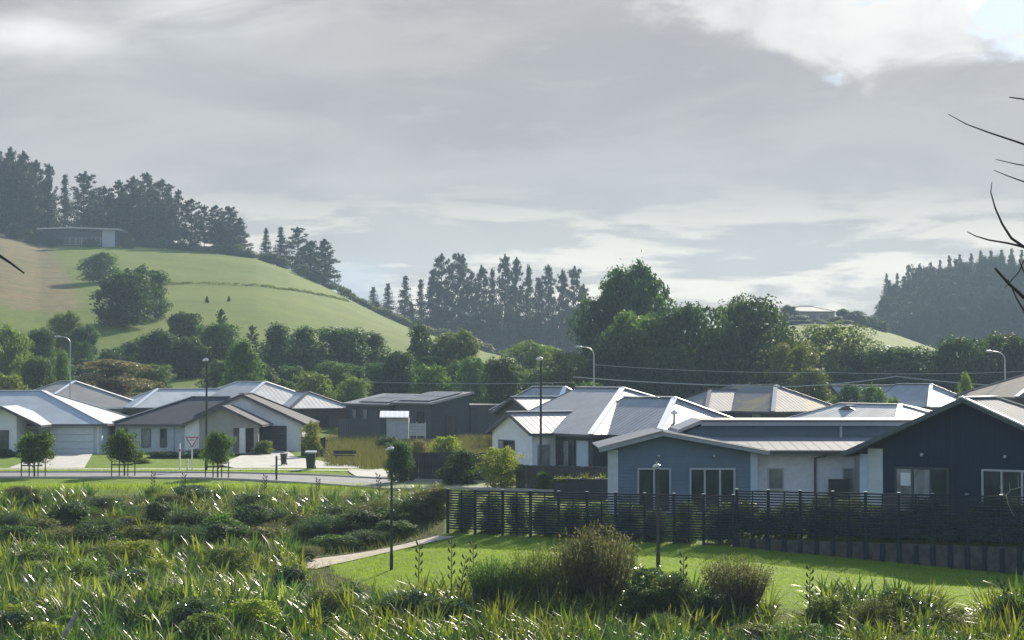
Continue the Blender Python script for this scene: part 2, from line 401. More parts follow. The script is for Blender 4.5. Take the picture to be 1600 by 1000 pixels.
def ground_mat():
    m, t, p = mat_new('grassy_ground')
    tc = t.n('ShaderNodeTexCoord'); o = tc.outputs['Object']
    at_ = t.n('ShaderNodeVertexColor'); at_.layer_name = 'cover'
    sp = t.n('ShaderNodeSeparateColor'); t.link(at_.outputs[0], sp.inputs[0])
    dry, wet, lawn = sp.outputs
    n1 = t.noise(o, 0.05, 6, 0.6); n2 = t.noise(o, 0.7, 5, 0.65); n3 = t.noise(o, 5.0, 4, 0.7)
    n4 = t.noise(t.vmul(o, (0.25, 1.0, 1.0)), 0.22, 5, 0.7, 0.8)
    past = t.mix(t.sstep(n1, 0.35, 0.68), c4((0.080, 0.128, 0.006)), c4((0.128, 0.175, 0.010)))
    past = t.mix(t.m('MULTIPLY', t.sstep(n2, 0.42, 0.7), 0.5), past, c4((0.13, 0.19, 0.04)))
    past = t.mix(t.m('MULTIPLY', t.sstep(n4, 0.5, 0.68), 0.5), past, c4((0.15, 0.185, 0.022)))
    lw = t.mix(t.sstep(n2, 0.3, 0.7), c4((0.10, 0.17, 0.013)), c4((0.17, 0.24, 0.022)))
    lw = t.mix(t.m('MULTIPLY', t.sstep(n3, 0.4, 0.7), 0.5), lw, c4((0.18, 0.25, 0.04)))
    dr = t.mix(t.sstep(n4, 0.35, 0.65), c4((0.19, 0.14, 0.055)), c4((0.115, 0.105, 0.035)))
    dr = t.mix(t.m('MULTIPLY', t.sstep(n2, 0.45, 0.7), 0.6), dr, c4((0.25, 0.2, 0.11)))
    we = t.mix(t.sstep(n3, 0.3, 0.7), c4((0.03, 0.038, 0.014)), c4((0.075, 0.075, 0.03)))
    tr_ = t.noise(t.vmul(o, (0.06, 0.06, 2.2)), 0.9, 4, 0.6, 1.2)
    past = t.mix(t.m('MULTIPLY', t.sstep(tr_, 0.52, 0.64), 0.45), past, c4((0.10, 0.145, 0.03)))
    patch = t.noise(o, 0.018, 5, 0.7, 0.6)
    past = t.mix(t.m('MULTIPLY', t.sstep(patch, 0.52, 0.66), 0.5), past, c4((0.14, 0.17, 0.022)))
    dr = t.mix(t.m('MULTIPLY', t.sstep(tr_, 0.5, 0.62), 0.5), dr, c4((0.12, 0.115, 0.05)))
    nb = t.m('ADD', t.m('MULTIPLY', t.m('SUBTRACT', n2, 0.5), 0.9), t.m('MULTIPLY', t.m('SUBTRACT', n4, 0.5), 0.7))
    c = t.mix(t.sstep(t.m('ADD', lawn, nb), 0.4, 0.6), past, lw)
    c = t.mix(t.sstep(t.m('ADD', dry, nb), 0.35, 0.65), c, dr)
    c = t.mix(t.sstep(t.m('ADD', wet, nb), 0.4, 0.6), c, we)
    t.link(c, p.inputs['Base Color']); p.inputs['Roughness'].default_value = 0.85
    p.inputs['Specular IOR Level'].default_value = 0.1
    p.inputs['Sheen Weight'].default_value = 0.0; p.inputs['Sheen Roughness'].default_value = 0.4
    p.inputs['Sheen Tint'].default_value = c4((0.75, 0.85, 0.3))
    b = t.n('ShaderNodeBump'); b.inputs['Strength'].default_value = 0.8; b.inputs['Distance'].default_value = 0.35
    t.link(t.m('ADD', t.m('MULTIPLY', n3, 0.5), n2), b.inputs['Height']); t.link(b.outputs[0], p.inputs['Normal'])
    return m
P1 = [hit(*p) for p in [(440, 893), (505, 877), (550, 869), (600, 862), (645, 852), (692, 842), (705, 836)]]
_o = sorted((p.y, p.x) for p in P1)
def right_of_path(x, y):
    return x > np.interp(y, [q[0] for q in _o], [q[1] for q in _o]) + 0.75
def is_lawn(x, y):
    return (y > 60.5) & (y < 84) & right_of_path(x, y) & (px_of(x, y) > np.interp(y, [60, 66, 72], [640, 590, 520]))
def px_of(x, y): return 800 + F * x / np.maximum(y, 1)
def build_ground():
    ys = np.concatenate([np.linspace(-85, 40, 18)[:-1], np.linspace(40, 130, 200)[:-1], np.linspace(130, 260, 80)[:-1], np.linspace(260, 700, 130)[:-1], np.linspace(700, 1300, 12)])
    us = np.concatenate([np.linspace(-0.95, -0.31, 16)[:-1], np.linspace(-0.31, 0.31, 260)[:-1], np.linspace(0.31, 0.95, 16)])
    Yg, Ug = np.meshgrid(ys, us, indexing='ij')
    Xg = Ug * np.maximum(Yg + 12, 55)
    Zg = ground(Xg, Yg)
    rng = np.random.default_rng(3)
    Zg = Zg + np.where((Yg > 130), 0, 0.03) * rng.normal(size=Zg.shape) * (Yg < 110) * (Yg > 40) * 0.5
    v = np.stack([Xg, Yg, Zg], -1).reshape(-1, 3)
    ny, nx = Yg.shape
    i = np.arange((ny - 1) * nx).reshape(ny - 1, nx)[:, :-1].ravel()
    q = np.stack([i, i + 1, i + nx + 1, i + nx], 1)
    me = np_mesh('ground', v, q, smoothed=True)
    x, y = v[:, 0], v[:, 1]; px = px_of(x, y)
    # dry brown bank on the left shoulder of the hill, and the dry empty section between the houses
    t = (y - 240) / 240.0
    dry = smooth(60, -40, px - 60 - 90 * (1 - t)) * (y > 262) * smooth(0.22, 0.36, t)
    dry = np.maximum(dry, 0.55 * smooth(1280, 1330, px) * (px < 1345) * (y > 430) * (y < 470))
    lot = (px > 505) & (px < 775) & (y > 118) & (y < 172)
    dry = np.where(lot & (y > 121), 0.75, dry)
    wet = ((y < 101) & (px < 690) | (y < 60.5)) * 1.0
    wet = np.where((y < 62) & (px < 690), 1.0, wet)
    verge = (y > 99.5) & (px < 690)
    wet = np.where(verge, 0, wet)
    lawn = ((y > 98) & (y < 150) & (px < 760)) * 1.0
    lawn = np.where(y < 98, is_lawn(x, y) * 1.0, lawn); wet = np.where(is_lawn(x, y), 0, wet)
    ca = me.color_attributes.new('cover', 'FLOAT_COLOR', 'POINT')
    ca.data.foreach_set('color', np.stack([dry, wet, lawn, np.ones_like(dry)], 1).astype(np.float32).ravel())
    me.materials.append(ground_mat())
    tag(link('ground', me), kind='structure')
build_ground()

asphalt = mat('pale_worn_asphalt', (0.19, 0.19, 0.185), 0.8, var=0.15, scale=1.2, bump=0.2, bscale=40)
concrete = mat('concrete_paving', (0.42, 0.40, 0.35), 0.85, var=0.1, scale=1.0, bump=0.1)
path_mat = mat('sandy_path', (0.42, 0.35, 0.27), 0.9, var=0.12, scale=2.5, bump=0.2)
def strip(name, pts, w, material, lift=0.03, kind='structure', h=0.0):
    pts = [Vector((p[0], p[1], 0)) for p in pts]
    P = []
    for i in range(len(pts) - 1):
        n = max(2, int((pts[i + 1] - pts[i]).length / 1.0))
        P += [pts[i].lerp(pts[i + 1], k / n) for k in range(n)]
    P.append(pts[-1])
    P = [Vector((0, 0, 0)) + sum((P[min(max(j, 0), len(P) - 1)] for j in range(i - 3, i + 4)), Vector()) / 7 for i in range(len(P))]
    v = []; q = []
    for i, p in enumerate(P):
        d = (P[min(i + 1, len(P) - 1)] - P[max(i - 1, 0)]).normalized(); s = Vector((-d.y, d.x, 0))
        ww = w(i / (len(P) - 1)) if callable(w) else w
        for k in range(5):
            o = p + s * ww * (k - 2) / 2
            v.append((o.x, o.y, gz(o.x, o.y) + lift))
    for i in range(len(P) - 1):
        for k in range(4): q.append((i * 5 + k, i * 5 + k + 1, i * 5 + k + 6, i * 5 + k + 5))
    me = np_mesh(name, v, q, smoothed=True); me.materials.append(material)
    return tag(link(name, me), kind=kind)
def fillpoly(name, pts, material, lift):
    mb = MB(); mb.poly([(x, y, gz(x, y) + lift) for x, y in pts])
    return tag(mb.build(name, material), kind='structure')
def onroad(px, py):
    Y = (CAMZ) * F / (py - HOR); return (X_of(px, Y), Y)
road_pts = [onroad(*p) for p in [(-120, 743), (0, 743), (200, 743), (340, 744), (440, 746.5), (560, 752), (660, 757), (760, 759.5), (860, 762), (980, 764), (1100, 765)]]
strip('road', road_pts, 2.7, asphalt, 0.035)
for s_, nm in ((2.82, 'kerb'), (-2.82, 'kerb')):
    mb = MB(); pp = [Vector((x, y, 0)) for x, y in road_pts]
    off = []
    for i, p in enumerate(pp):
        d = (pp[min(i + 1, len(pp) - 1)] - pp[max(i - 1, 0)]).normalized(); n = Vector((-d.y, d.x, 0))
        o = p + n * s_; off.append(Vector((o.x, o.y, gz(o.x, o.y) + 0.05)))
    for a, b in zip(off[:-1], off[1:]): mb.beam(a, b, 0.16, 0.14)
    tag(mb.build(nm, concrete), kind='structure')
strip('footpath', [(-52, 120.5), (-40, 120.3), (-28, 120.5), (-20, 120.5), (-12, 119.5), (-4, 116.5), (3, 113)], 0.75, concrete, 0.04)
fillpoly('driveway', [(-19.8, 146.4), (-17.1, 146.4), (-15.2, 136), (-11.5, 127), (-8.5, 122.2), (-9.5, 120.9), (-17.5, 121.4), (-19.2, 126)], concrete, 0.05)
fillpoly('driveway', [(-34.3, 142.3), (-31.0, 142.3), (-27.0, 121.4), (-31.8, 121.4)], concrete, 0.05)
strip('driveway', [(-9.2, 121), (-8.9, 117), (-7.6, 110.5)], 1.1, concrete, 0.062)
strip('path', [(p.x, p.y) for p in P1], lambda t: 0.95 - 0.45 * t, path_mat, 0.03)
P2 = [hit(*p) for p in [(560, 903), (640, 911), (720, 915), (800, 921), (1000, 938)]]

# ------------------------------------------------------------------ house kit
class House:
    def __init__(s, name, label, cat, loc, yaw=0.0, group=None):
        s.r = thing(name, label, cat, loc, R(yaw), group)
    def add(s, mb, name, m, parent=None, label=None, loc=None, rz=0.0):
        o = mb.build(name, m, parent or s.r)
        if label: o['label'] = label
        if loc is not None: o.location = loc; o.rotation_euler = (0, 0, rz)
        return o
    def roof(s, x0, x1, y0, y1, ze, zr, axis, hips, roofm, wallm, capm, gutm=None, inset=0.45, z0=-0.3, rib=0.45, barge=None, wall=True, caps=True, soff=None):
        gutm = gutm or M['cap_dark']
        if axis == 'x': P = lambda u, v, z: Vector((u, v, z)); u0, u1, v0, v1 = x0, x1, y0, y1
        else: P = lambda u, v, z: Vector((v, u, z)); u0, u1, v0, v1 = y0, y1, x0, x1
        vm, half = (v0 + v1) / 2, (v1 - v0) / 2
        r0 = P(u0 + (half if hips[0] else 0), vm, zr); r1 = P(u1 - (half if hips[1] else 0), vm, zr)
        a, b, c, d = P(u0, v0, ze), P(u1, v0, ze), P(u1, v1, ze), P(u0, v1, ze)
        short = (r1 - r0).length < 0.05
        mb = MB()
        mb.slope([a, b, r1] if short else [a, b, r1, r0], rib=rib); mb.slope([c, d, r0] if short else [c, d, r0, r1], rib=rib)
        if hips[0]: mb.slope([d, a, r0], rib=rib)
        if hips[1]: mb.slope([b, c, r1], rib=rib)
        s.add(mb, 'roof', roofm)
        lift = Vector((0, 0, 0.04))
        if caps:
            edges = [] if short else [(r0, r1)]
            if hips[0]: edges += [(a, r0), (d, r0)]
            if hips[1]: edges += [(b, r1), (c, r1)]
            for p, q in edges: s.add(MB().beam(p + lift, q + lift, 0.36, 0.05), 'ridge_cap', capm)
        g = MB(); dz = Vector((0, 0, -0.085))
        ev = [(a, b), (c, d)] + ([(d, a)] if hips[0] else []) + ([(b, c)] if hips[1] else [])
        for p, q in ev: g.beam(p + dz, q + dz, 0.12, 0.15)
        s.add(g, 'gutter', gutm)
        for hp, e0, e1, rr in ((hips[0], a, d, r0), (hips[1], b, c, r1)):
            if not hp:
                for e in (e0, e1):
                    s.add(MB().beam(e + Vector((0, 0, -0.07)), rr + Vector((0, 0, -0.07)), 0.06, 0.2), 'barge_board', barge or gutm)
        so = MB(); zz = ze - 0.10
        us, ue = u0 + (0 if hips[0] else inset + .16), u1 - (0 if hips[1] else inset + .16)
        so.prism([P(us, v0, zz), P(ue, v0, zz), P(ue, v1, zz), P(us, v1, zz)], (0, 0, -0.03))
        if soff is not False: s.add(so, 'soffit', soff or M['soffit'])
        if wall:
            i0 = inset; w = MB()
            ua, ub = u0 + i0, u1 - i0; va, vb = v0 + inset, v1 - inset
            zt = ze - 0.14
            w.prism([P(ua, va, z0), P(ub, va, z0), P(ub, vb, z0), P(ua, vb, z0)], (0, 0, zt - z0))
            s.add(w, 'wall', wallm)
            k = (zr - ze) / half
            for hp, uu, dirn in ((hips[0], ua, 1), (hips[1], ub, -1)):
                if not hp:
                    zb = zt + 0.003
                    tri = [P(uu, va, zb), P(uu, vb, zb), P(uu, vb, ze - 0.09 + k * inset), P(uu, vm, zr - 0.09), P(uu, va, ze - 0.09 + k * inset)]
                    s.add(MB().prism(tri, P(0.15 * dirn, 0, 0) - P(0, 0, 0)), 'gable_wall', wallm)
    def wallpoly(s, pts, y, thick, m, name='wall'):
        return s.add(MB().prism([(x, y, z) for x, z in pts], (0, thick, 0)), name, m)
    def window(s, side, fixed, along, z0, w, h, n=2, fm=None, gm=None, name='window', bar=0.06, ratios=None):
        fm = fm or M['frame']; gm = gm or M['glass']
        rz = {'f': 0.0, 'l': -math.pi / 2, 'r': math.pi / 2}[side]
        loc = {'f': (along, fixed, z0), 'l': (fixed, along, z0), 'r': (fixed, along, z0)}[side]
        fr = MB()
        fr.box(-w / 2, w / 2, -0.05, 0.02, h - bar, h); fr.box(-w / 2, w / 2, -0.06, 0.02, 0, bar)
        xs = np.linspace(-w / 2, w / 2, n + 1)
        for x in xs:
            x = min(max(x, -w / 2 + bar / 2), w / 2 - bar / 2)
            fr.box(x - bar / 2, x + bar / 2, -0.048, 0.02, bar, h - bar)
        o = s.add(fr, name, fm, loc=loc, rz=rz)
        for i in range(n):
            g = gm[i] if isinstance(gm, (list, tuple)) else gm
            mb = MB().box(xs[i] + bar * 0.6, xs[i + 1] - bar * 0.6, -0.02, -0.008, bar * 0.9, h - bar * 0.9)
            mb.build('pane', g, o)
        return o
    def garage(s, y, xc, w, h, m, n=4, z0=0.0):
        fr = MB(); fr.box(-w / 2 - 0.08, -w / 2, -0.05, 0.05, 0, h + 0.08); fr.box(w / 2, w / 2 + 0.08, -0.05, 0.05, 0, h + 0.08); fr.box(-w / 2, w / 2, -0.05, 0.05, h, h + 0.08)
        o = s.add(fr, 'garage_door', m, loc=(xc, y, z0))
        ph = h / n; me = MB().box(-w / 2, w / 2, -0.03, 0.0, 0.01, ph - 0.015).mesh('panel', m)
        for i in range(n):
            p = link('panel', me, o); p.location = (0, 0, i * ph)
        return o

# ---- pale grey roofed house, far left
h = House('house', 'white house with pale grey metal roof at the far left edge of the street', 'house', (-36, 143, 0), 0)
h.roof(-20, 6.05, -1.0, 11.5, 2.37, 4.78, 'x', (True, True), M['roof_white'], M['pale'], M['cap_light'], rib=0)
h.roof(-3.8, 2.0, -4.4, 3.2, 2.36, 3.75, 'y', (False, True), M['roof_white'], M['white'], M['cap_light'], wall=False, caps=False, soff=False, rib=0)
h.wallpoly([(-3.3, -0.3), (0.15, -0.3), (0.15, 3.05), (-0.9, 3.6), (-3.3, 2.45)], -3.9, 0.2, M['white'])
h.add(MB().box(-0.05, 0.147, -3.69, -0.6, -0.3, 2.9), 'wall', M['white'])
h.add(MB().box(0.16, 1.7, -1.5, -1.4, -0.3, 2.2), 'wall', M['beige'])
h.window('f', -3.9, -1.35, 0.25, 1.9, 1.75, 2, M['frame_dark'], [M['glass'], M['glass']])
h.window('f', -1.52, 0.75, 0.0, 0.75, 2.0, 1, M['frame_dark'], M['glass'], name='door')
h.garage(-0.61, 3.4, 3.1, 2.12, M['garage'])
h.add(MB().box(5.3, 5.42, -0.72, -0.6, 0, 2.2), 'downpipe', M['white'])
# ---- grey hipped house behind it
h = House('house', 'grey-roofed house with stepped ridge behind the pale-roofed house at far left', 'house', (-45.2, 181.5, 0.6), 30)
h.roof(0, 11.6, 0, 16, 2.35, 4.85, 'y', (True, True), M['roof_grey'], M['mauve'], M['cap_light'], rib=0, gutm=M['cap_light'])
h.roof(1.2, 10.0, 9, 25, 2.33, 4.35, 'y', (True, True), M['roof_slate'], M['mauve'], M['cap_slate'])
h.window('f', 0.42, 4.2, 0.7, 1.8, 1.2, 2, M['frame_dark']); h.window('f', 0.42, 9.3, 0.7, 1.0, 1.2, 1, M['frame_dark'])
# ---- brown roofed house with two front gables
h = House('house', 'brown-roofed house with two front gables and a dark garage door behind the give way sign', 'house', (-21, 147, 0), 0)
h.roof(-9.4, -1.0, -2.4, 8.6, 2.3, 4.3, 'x', (True, False), M['roof_brown'], M['pale'], M['cap_dark'], rib=0)
h.roof(-4.55, 5.3, -0.6, 9.5, 2.28, 4.55, 'y', (False, True), M['roof_brown'], M['white'], M['cap_dark'], rib=0, inset=0.3)
h.roof(-3.2, 2.7, -6.4, 2.0, 2.34, 3.75, 'y', (False, True), M['roof_brown'], M['beige'], M['cap_dark'], rib=0, wall=False, caps=False, soff=False)
yw = -6.0
h.wallpoly([(-3.0, -0.3), (-1.95, -0.3), (-1.95, 2.83), (-3.0, 2.3)], yw, 0.18, M['white'])
h.wallpoly([(-1.947, -0.3), (0.55, -0.3), (0.55, 3.41), (-0.25, 3.62), (-1.947, 2.83)], yw + 0.02, 0.18, M['beige'])
h.wallpoly([(0.553, 2.1), (2.5, 2.1), (2.5, 2.3), (0.553, 3.4)], yw + 0.02, 0.18, M['beige'])
h.add(MB().box(-3.0, -2.8, yw + 0.183, -2.0, -0.3, 2.2), 'wall', M['white'])
h.add(MB().box(0.35, 0.55, yw + 0.21, -2.0, -0.3, 2.2), 'wall', M['beige'])
h.add(MB().box(0.56, 2.3, -2.05, -1.9, -0.3, 2.2), 'wall', M['dark_wall'])
h.add(MB().box(1.0, 1.42, yw + 0.02, yw + 0.4, -0.2, 2.1), 'column', M['white'])
h.add(MB().box(2.05, 2.4, yw + 0.02, yw + 0.4, -0.2, 2.1), 'column', M['beige'])
h.window('f', -2.07, 0.85, 0.0, 0.9, 2.0, 1, M['frame_dark'], M['glass'], name='door')
h.garage(-0.33, 2.45, 2.55, 2.05, M['garage_dark'])
h.add(MB().box(1.95, 2.1, -0.5, -0.36, 1.8, 1.95), 'wall_light', M['lamp_white'])
for x, w_ in ((-6.6, 0.7), (-8.3, 0.6), (-5.3, 0.5)):
    h.window('f', -1.97, x, 0.55, w_, 1.4, 1, M['frame_dark'], M['glass_pale'] if x == -6.6 else M['glass'])
h.add(MB().box(-4.62, -4.5, -2.05, -1.96, 0, 2.1), 'downpipe', M['pale'])
# ---- light grey hipped house behind
h = House('house', 'light grey hip-roofed house with brown walls behind the twin-gabled brown house', 'house', (-25.9, 178.5, 0.5), 30)
h.roof(0, 11, 0, 18, 2.45, 4.9, 'y', (True, True), M['roof_light'], M['dark_brown'], M['cap_light'])
h.roof(4.6, 11.2, -2.6, 7, 2.44, 3.95, 'y', (True, True), M['roof_light'], M['dark_brown'], M['cap_dark'])
h.roof(-6.4, 4, 9.4, 17, 2.43, 4.2, 'x', (True, False), M['roof_white'], M['dark_brown'], M['cap_light'], rib=0)
h.window('f', -2.17, 8, 0.6, 1.6, 1.2, 2, M['frame_dark'])
# ---- dark mono pitch house
h = House('house', 'dark low house with mono-pitch roof and solar panels beyond the dry grass section', 'house', (-7.04, 165.5, 0.5), 30)
def mono(h, y0, y1, z, rise, w):
    a, b, c, d = Vector((0, y0, z)), Vector((0, y1, z)), Vector((w, y1, z + rise)), Vector((w, y0, z + rise))
    h.add(MB().slope([a, b, c, d], thick=0.14, rib=0.5), 'roof', M['roof_slate'])
    h.add(MB().beam(a + Vector((-0.03, 0, -0.12)), b + Vector((-0.03, 0, -0.12)), 0.1, 0.16), 'gutter', M['cap_dark'])
    h.add(MB().beam(a + Vector((0, -0.03, -0.05)), d + Vector((0, -0.03, -0.05)), 0.05, 0.2), 'barge_board', M['cap_slate'])
    h.add(MB().prism([(0.3, y0 + 0.3, -0.5), (w - 0.3, y0 + 0.3, -0.5), (w - 0.3, y0 + 0.3, z + rise - 0.2), (0.3, y0 + 0.3, z - 0.1)], (0, y1 - y0 - 0.6, 0)), 'wall', M['dark_wall'])
    n = Vector((-rise, 0, w)).normalized(); sx = Vector((w, 0, rise)).normalized()
    for i in range(3):
        for j in range(2):
            o = a + n * 0.07 + sx * (0.45 + j * 1.75) + Vector((0, 1.0 + i * 2.1, 0))
            h.add(MB().prism([o, o + sx * 1.65, o + sx * 1.65 + Vector((0, 2.0, 0)), o + Vector((0, 2.0, 0))], n * 0.04), 'solar_panel', M['solar'])
mono(h, 0, 7.6, 3.1, 0.95, 4.3); mono(h, 8.0, 18, 2.9, 0.9, 4.3)
for y_ in (2.5, 10.5, 13.5, 15.8):
    h.window('l', 0.28, y_, 1.2, 1.3 if y_ < 3 else 1.0, 1.2, 1, M['frame_dark'], M['glass_pale'] if y_ > 12 else M['glass'])
h.add(MB().box(4.35, 8.6, 0.7, 10, -0.5, 2.75), 'wall', M['dark_wall']); h.add(MB().box(4.25, 8.75, 0.6, 10.1, 2.75, 2.92), 'roof', M['cap_dark'])
h.window('f', 0.27, 2.2, 0.0, 1.0, 2.0, 1, M['frame_dark'], M['glass'], name='door')
# ---- hip roofed slate house in the middle
h = House('house', 'slate hip-roofed house with white end gable and sunlit roof faces behind the blue house', 'house', (8.07, 107.6, 0), 30)
h.roof(0, 8.4, 0, 9.5, 2.5, 4.62, 'y', (True, False), M['roof_slate'], M['dark_wall'], M['cap_light'], soff=M['soffit_dark'])
h.roof(-1.2, 12, 5, 16.9, 2.49, 5.16, 'y', (True, False), M['roof_slate'], M['dark_wall'], M['cap_light'], soff=M['soffit_dark'])
h.roof(-2.7, 5, 9.3, 14.7, 2.48, 3.70, 'x', (False, False), M['roof_slate'], M['white'], M['cap_light'], inset=0.3, soff=M['soffit_dark'])
h.window('l', -2.42, 12.6, 0.1, 1.9, 1.9, 3, M['frame_dark'], [M['glass_pale'], M['glass'], M['glass']])
h.window('f', 9.58, -1.6, 0.2, 0.9, 1.6, 1, M['frame'], M['glass_pale'])
h.window('l', -0.77, 8.35, 0.3, 1.9, 1.8, 3, M['frame_dark'], [M['glass'], M['glass_pale'], M['glass']])
h.window('l', -0.77, 6.5, 0.35, 1.3, 1.75, 1, M['frame'], M['pale_blue'])
h.window('l', 0.43, 2.6, 0.2, 1.3, 1.9, 1, M['frame_dark'], M['glass'])
h.add(MB().tube([(2.2, 1.4, 2.5), (2.2, 1.4, 3.75)], 0.07, 6), 'flue', M['galv'])
h.add(MB().tube([(2.2, 1.4, 3.7), (2.2, 1.4, 3.82), (2.2, 1.4, 3.95)], [0.2, 0.2, 0.05], 8), 'flue_cowl', M['lamp_white'])
# ---- house behind it, upper roof
h = House('house', 'low house whose sunlit roof shows above the white end gable of the slate house', 'house', (6.3, 150, 0.3), 30)
h.roof(-5.6, 3.3, 0, 6, 2.75, 4.0, 'x', (False, False), M['roof_slate'], M['dark_brown'], M['cap_light'])
h.roof(-1.4, 4, 3.5, 14, 2.74, 4.75, 'y', (True, True), M['roof_slate'], M['dark_brown'], M['cap_light'])
h.window('f', 0.43, -2.6, 0.7, 1.6, 1.2, 2, M['frame_dark'])
# ---- blue weatherboard house
h = House('house', 'blue-grey weatherboard house with low gable and white side wall behind the slatted fence', 'house', (0, 0, 0), 0)
YB = 86.0
apx, apz = 6.72, 3.40; lx, lz = 3.87, 2.66; rx, rzz = 11.45, 2.54
def rake(x): return lz + (apz - lz) * (x - lx) / (apx - lx) if x < apx else apz + (rzz - apz) * (x - apx) / (rx - apx)
h.add(MB().slope([(lx, YB - 0.55, lz), (apx, YB - 0.55, apz), (apx, 93, apz), (lx, 93, lz)], 0.06, 0.5), 'roof', M['roof_slate'])
h.add(MB().slope([(apx, YB - 0.55, apz), (rx, YB - 0.55, rzz), (rx, 93, rzz), (apx, 93, apz)], 0.06, 0.5), 'roof', M['roof_slate'])
for (a_, b_), m_, dz_, y_ in (((lx, apx), M['soffit'], -0.10, -0.56), ((apx, rx), M['soffit'], -0.10, -0.56)):
    p = Vector((a_, YB + y_, rake(a_) + dz_)); q = Vector((b_, YB + y_, rake(b_) + dz_))
    h.add(MB().beam(p, q, 0.04, 0.17), 'barge_board', m_)
h.add(MB().beam((lx - 0.02, YB - 0.58, lz + 0.03), (apx, YB - 0.58, apz + 0.03), 0.12, 0.05), 'roof_flashing', M['cap_slate'])
h.add(MB().beam((apx, YB - 0.58, apz + 0.03), (rx, YB - 0.58, rzz + 0.03), 0.12, 0.05), 'roof_flashing', M['cap_light'])
h.add(MB().prism([(lx + 0.03, YB - 0.53, lz - 0.17), (apx, YB - 0.53, apz - 0.17), (apx, YB - 0.53, apz - 0.14), (lx + 0.03, YB - 0.53, lz - 0.14)], (0, 0.5, 0)), 'soffit', M['soffit'])
h.add(MB().prism([(apx + 0.002, YB - 0.53, apz - 0.17), (rx, YB - 0.53, rzz - 0.17), (rx, YB - 0.53, rzz - 0.14), (apx + 0.002, YB - 0.53, apz - 0.14)], (0, 0.5, 0)), 'soffit', M['soffit'])
wl, wr = 4.74, 10.66
h.wallpoly([(wl, -0.9), (wr, -0.9), (wr, rake(wr) - 0.18), (apx, apz - 0.18), (wl, rake(wl) - 0.18)], YB, 7, M['blue_board'])
z = -0.6
while z < apz - 0.25:
    z1 = min(z + 0.15, apz - 0.2); xl, xr, xl1, xr1 = wl, wr, wl, wr
    def lim(zz):
        l_ = wl; r_ = wr
        if zz > rake(wl) - 0.2: l_ = lx + (zz + 0.2 - lz) * (apx - lx) / (apz - lz)
        if zz > rake(wr) - 0.2: r_ = apx + (zz + 0.2 - apz) * (rx - apx) / (rzz - apz)
        return l_, r_
    (xl, xr), (xl1, xr1) = lim(z), lim(z1)
    if xr - xl > 0.2:
        mb = MB(); b0, b1 = YB - 0.05, YB - 0.008
        mb.v = [(xl, b0, z), (xr, b0, z), (xr1, b1, z1), (xl1, b1, z1), (xl, YB - 0.002, z), (xr, YB - 0.002, z), (xr1, YB - 0.002, z1), (xl1, YB - 0.002, z1)]
        mb.f = [(0, 1, 2, 3), (0, 4, 5, 1), (3, 2, 6, 7), (0, 3, 7, 4), (1, 5, 6, 2)]
        h.add(mb, 'weatherboard', M['blue_board'])
    z += 0.152
h.add(MB().box(4.3, 4.74, YB - 0.06, YB + 0.4, -0.9, 2.58), 'corner_post', M['pale'])
h.add(MB().box(10.66, 10.98, YB - 0.05, YB + 0.3, -0.9, 2.44), 'corner_post', M['pale_blue'])
h.window('f', YB - 0.055, 6.35, -0.25, 1.5, 2.02, 2, M['frame'], [M['glass'], M['glass']], bar=0.075)
h.window('f', YB - 0.055, 8.95, -0.25, 2.05, 2.02, 3, M['frame'], [M['glass']] * 3, bar=0.085, name='sliding_door')
for x in (6.55, 9.02): h.add(MB().tube([(x, YB - 0.05, 2.3), (x, YB - 0.17, 2.3), (x, YB - 0.2, 2.24)], [0.05, 0.07, 0.05], 8), 'wall_light', M['galv'])
h.add(MB().box(10.983, 15.4, YB + 0.45, YB + 0.65, -0.9, 2.42), 'wall', M['white_brick'])
h.add(MB().prism([(15.2, YB + 0.66, -0.9), (15.4, YB + 0.66, -0.9), (18.2, 91.1, -0.9), (18.0, 91.1, -0.9)], (0, 0, 3.2)), 'wall', M['white_brick'])
h.window('f', YB + 0.44, 11.85, 0.75, 0.72, 1.0, 1, M['frame'], M['glass_pale']); h.window('f', YB + 0.44, 15.1, 0.75, 0.5, 1.0, 1, M['frame'], M['glass_pale'])
h.add(MB().box(11.53, 12.17, YB + 0.425, YB + 0.432, 1.33, 1.68), 'blind', M['white'])
h.add(MB().slope([(11.2, YB - 0.1, 2.56), (15.75, YB - 0.1, 2.56), (18.6, 91.2, 3.04), (8.2, 91.2, 3.04)], 0.06, 0.5), 'roof', M['roof_matt'])
h.add(MB().beam((11.3, YB - 0.14, 2.47), (15.8, YB - 0.14, 2.47), 0.13, 0.14), 'gutter', M['cap_dark'])
h.add(MB().box(10.99, 15.6, YB - 0.06, YB + 0.44, 2.425, 2.44), 'soffit', M['soffit'])
h.add(MB().beam((15.78, YB - 0.12, 2.55), (18.62, 91.2, 3.03), 0.07, 0.16), 'barge_board', M['cap_light'])
h.add(MB().tube([(14.05, YB - 0.1, 2.42), (14.05, YB + 0.05, 2.3), (13.62, YB + 0.38, 2.2), (13.6, YB + 0.38, -0.9)], 0.055, 8), 'downpipe', M['cap_dark'])
h.add(MB().prism([(8.3, 91.25, 2.6), (18.9, 91.25, 2.6), (18.9, 91.25, 3.5), (9.0, 91.25, 3.5), (8.3, 91.25, 3.25)], (0, 4, 0)), 'wall', M['blue_board'])
h.add(MB().prism([(7.85, 90.85, 3.18), (8.95, 90.85, 3.62), (8.95, 90.85, 3.80), (7.85, 90.85, 3.34)], (0, 5, 0)), 'roof', M['cap_slate'])
h.add(MB().box(8.953, 19.3, 90.85, 95.9, 3.52, 3.72), 'fascia', M['soffit']); h.add(MB().box(8.956, 19.4, 90.8, 96, 3.722, 3.80), 'roof', M['cap_dark'])
